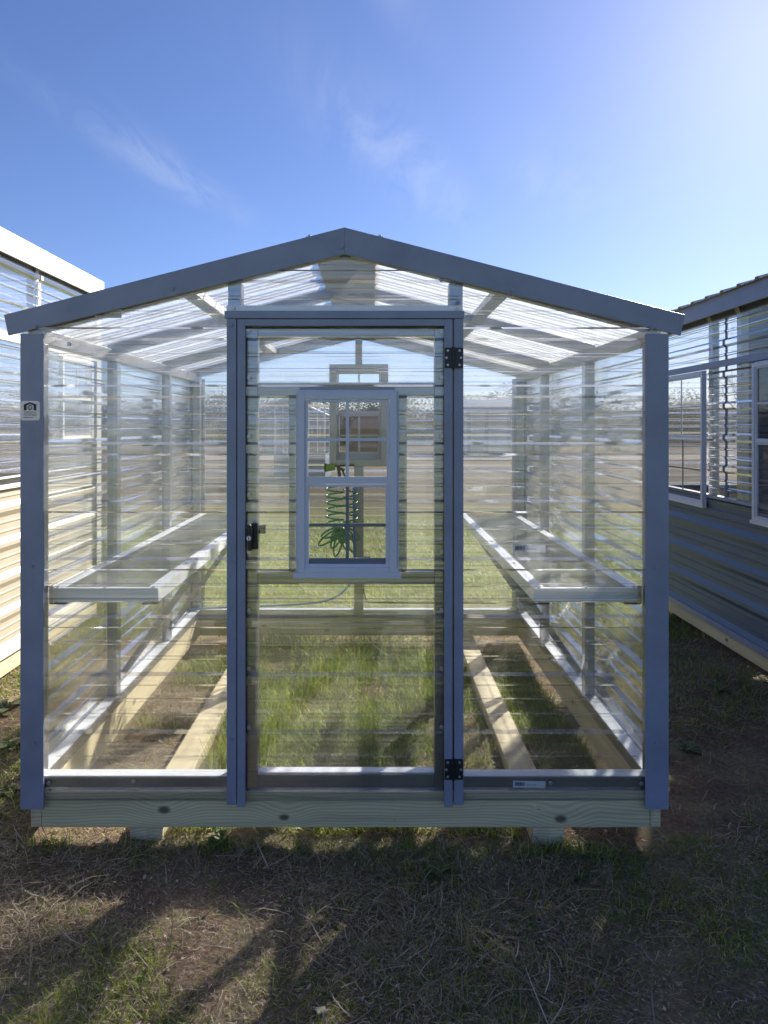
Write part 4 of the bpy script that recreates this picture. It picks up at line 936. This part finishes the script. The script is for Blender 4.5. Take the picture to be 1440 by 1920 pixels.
S = [blades(52000, -2.1, 2.4, -1.15, 0.02, 0.02, 0.09, 0.0022, 0.12, 0.36, k_str, 0.012), blades(40000, -2.1, 2.4, -1.15, 0.02, 0.010, 0.035, 0.0022, 0.10, 0.4, lambda x, y: 0.7 + 0 * x, 0.006),
     litter(5200, -2.1, 2.4, -1.15, 0.02, 0.008, lambda x, y: 0.5 + 0.5 * pn(x, y, 4, 61)), litter(2500, XL, XR, 0, LEN, 0.010, lambda x, y: 0.7 * off_wood(x, y)),
     blades(4500, -2.1, 2.4, -1.15, 0.02, 0.08, 0.20, 0.0026, 0.30, 0.22, k_str, 0.01),
     blades(16000, -2.3, XL, 0, 3.6, 0.03, 0.11, 0.0028, 0.15, 0.3, k_side, 0.01), blades(16000, XR, 2.5, 0, 3.6, 0.03, 0.11, 0.0028, 0.15, 0.3, k_side, 0.01),
     blades(22000, XL, XR, 0, LEN, 0.03, 0.10, 0.0028, 0.15, 0.3, lambda x, y: 0.55 * off_wood(x, y), 0.01),
     blades(16000, -4, 4.5, LEN, 9, 0.06, 0.18, 0.006, 0.3, 0.25, lambda x, y: 0.6 + 0 * x)]
o = link('dry_straw', raw_mesh('dry_straw', *join(S), 4, STRAW)); tag(o, 'dry straw and dead grass lying over the bare soil', 'straw', kind='stuff')
G = [blades(60000, -2.1, 2.4, -1.15, 0.02, 0.02, 0.055, 0.002, 0.5, 0.4, lambda x, y: np.clip(pn(x, y, 2.2, 71) * 1.8 - 0.35 + 0.12 * x, 0, 1) * soil_spot(x, y)), blades(50000, -2.1, 2.4, -1.15, 0.02, 0.02, 0.075, 0.0022, 0.75, 0.35, k_grn),
     blades(14000, -2.3, XL, 0, 3.6, 0.03, 0.09, 0.004, 0.7, 0.35, k_side), blades(16000, XR, 2.5, 0, 3.6, 0.03, 0.09, 0.003, 0.8, 0.3, k_side),
     blades(72000, XL, XR, 0, LEN, 0.04, 0.13, 0.0032, 0.95, 0.30, lane),
     blades(3500, XL, XR, -0.10, 0.0, 0.03, 0.10, 0.0028, 0.9, 0.3, lambda x, y: np.clip(pn(x, y, 5, 81) * 3 - 1.1, 0, 1) * off_wood(x, y)), blades(12000, -0.75, 0.55, 0.5, LEN, 0.10, 0.22, 0.004, 1.1, 0.25, lambda x, y: np.clip(pn(x, y, 3, 44) * 3 - 1.4, 0, 1)),
     blades(60000, -4, 4.5, LEN + 0.05, 9, 0.05, 0.15, 0.006, 0.95, 0.25, lambda x, y: 0.35 + 0.65 * pn(x, y, 1.2, 51))]
o = link('grass', raw_mesh('grass', *join(G), 4, GREEN)); tag(o, 'green grass growing in and around the greenhouses', 'grass', kind='stuff')

def weed(x, y, n, r, label, seed):
    rr = random.Random(seed); z = float(gh(x, y)); m = MB()
    for k in range(n):
        a = 2 * math.pi * k / n + rr.uniform(-.3, .3); L = r * rr.uniform(0.6, 1.1); w = L * rr.uniform(0.22, 0.34); e = rr.uniform(0.15, 0.7)
        d = Vector((math.cos(a), math.sin(a), 0)); s = Vector((-math.sin(a), math.cos(a), 0)); rows = []
        for t, ww in ((0.05, 0.12), (0.3, 0.5), (0.5, 0.75), (0.62, 0.98), (0.8, 0.8), (0.93, 0.4), (1.0, 0.05)):
            c = Vector((x, y, z + 0.004)) + d * (L * t) + Vector((0, 0, L * (math.sin(t * 2.2) * e * 0.6))); j = rr.uniform(0.8, 1.15)
            rows.append([m.v(c - s * w * ww * j + Vector((0, 0, 0.12 * w))), m.v(c), m.v(c + s * w * ww * j + Vector((0, 0, 0.12 * w)))])
        for q, p in zip(rows, rows[1:]):
            m.bm.faces.new([q[0], q[1], p[1], p[0]]); m.bm.faces.new([q[1], q[2], p[2], p[1]])
    o = m.build('broadleaf_weed', LEAFM); tag(o, label, 'weed', 'broad leaved weeds in the grass'); return o
def gpt(px, py):                       # where a photo pixel meets the ground
    d = F * CZ / (py - 800); return (px - 700) * d / F, d + CY
for px, py, n, r, lb in ((822, 1640, 11, 0.055, 'broad leaved weed in front of the base board below the right hinge'), (1090, 1640, 7, 0.03, 'small low weed in front of the right skid'),
                         (1292, 1400, 9, 0.06, 'weed just right of the right corner trim'), (20, 1400, 9, 0.10, 'leafy weed nearest the left corner trim'), (14, 1330, 9, 0.10, 'leafy weed behind another one left of the left corner trim'),
                         (415, 1580, 14, 0.06, 'leafy weed in the sun under the front board, right of the left skid'), (1350, 1290, 8, 0.07, 'weed near the base board of the charcoal greenhouse'), (20, 1490, 8, 0.07, 'small leafy weed at the foot of the left corner trim')):
    x, y = gpt(px, py); weed(x, y, n, r, lb, px)
def stalk(px, py, h, label, seed, lean=(0, 0)):
    rr = random.Random(seed); x, y = gpt(px, py); z = float(gh(x, y)); m = MB()
    def br(p, d, L, r, lev):
        q = p + d * L; m.tube([p, p + d * L * 0.5 + Vector((rr.uniform(-.06, .06), rr.uniform(-.06, .06), 0)) * L, q], [r, r * 0.8, r * 0.5], 5)
        if lev:
            for k in range(2): br(p + d * L * rr.uniform(.4, .95), (d + Vector((rr.uniform(-.8, .8), rr.uniform(-.6, .6), rr.uniform(-.2, .3)))).normalized(), L * rr.uniform(.35, .6), r * 0.6, lev - 1)
    br(Vector((x, y, z - 0.01)), Vector((lean[0], lean[1], 1)).normalized(), h, 0.0016, 2)
    o = m.build('dry_stalk', TWIG); tag(o, label, 'dry stalk', 'dead weed stalks in the foreground'); return o
for px, py, h, lb, ln in ((322, 1765, 0.20, 'dead branching stalk on the dark soil in front of the left skid', (-.12, .1)), (365, 1690, 0.16, 'dead stalk between the left skid and the leafy weed', (.05, .2)),
                          (1020, 1700, 0.15, 'dead stalk in front of the right skid', (.1, .1)), (1130, 1680, 0.14, 'dead leaning stalk right of the right skid', (.35, .2)),
                          (1215, 1730, 0.16, 'dead twig in front of the right corner trim', (.25, .1)), (1385, 1745, 0.16, 'dead stalk at the far right of the foreground', (-.1, .1)), (1300, 1850, 0.12, 'low dead stalk nearest the camera on the right', (.3, .1))):
    stalk(px, py, h, lb, px, ln)
x, y = gpt(602, 1905); z = float(gh(x, y))
o = MB(Matrix.Translation((x, y, z + 0.012)) @ Matrix.Rotation(0.3, 4, 'Y') @ Matrix.Rotation(0.5, 4, 'Z')).box(-0.014, 0.014, -0.009, 0.009, -0.003, 0.003).build('wood_chip', WOOD_X, None, 0.0015)
tag(o, 'pale wood chip lying on the straw in the foreground', 'wood chip')
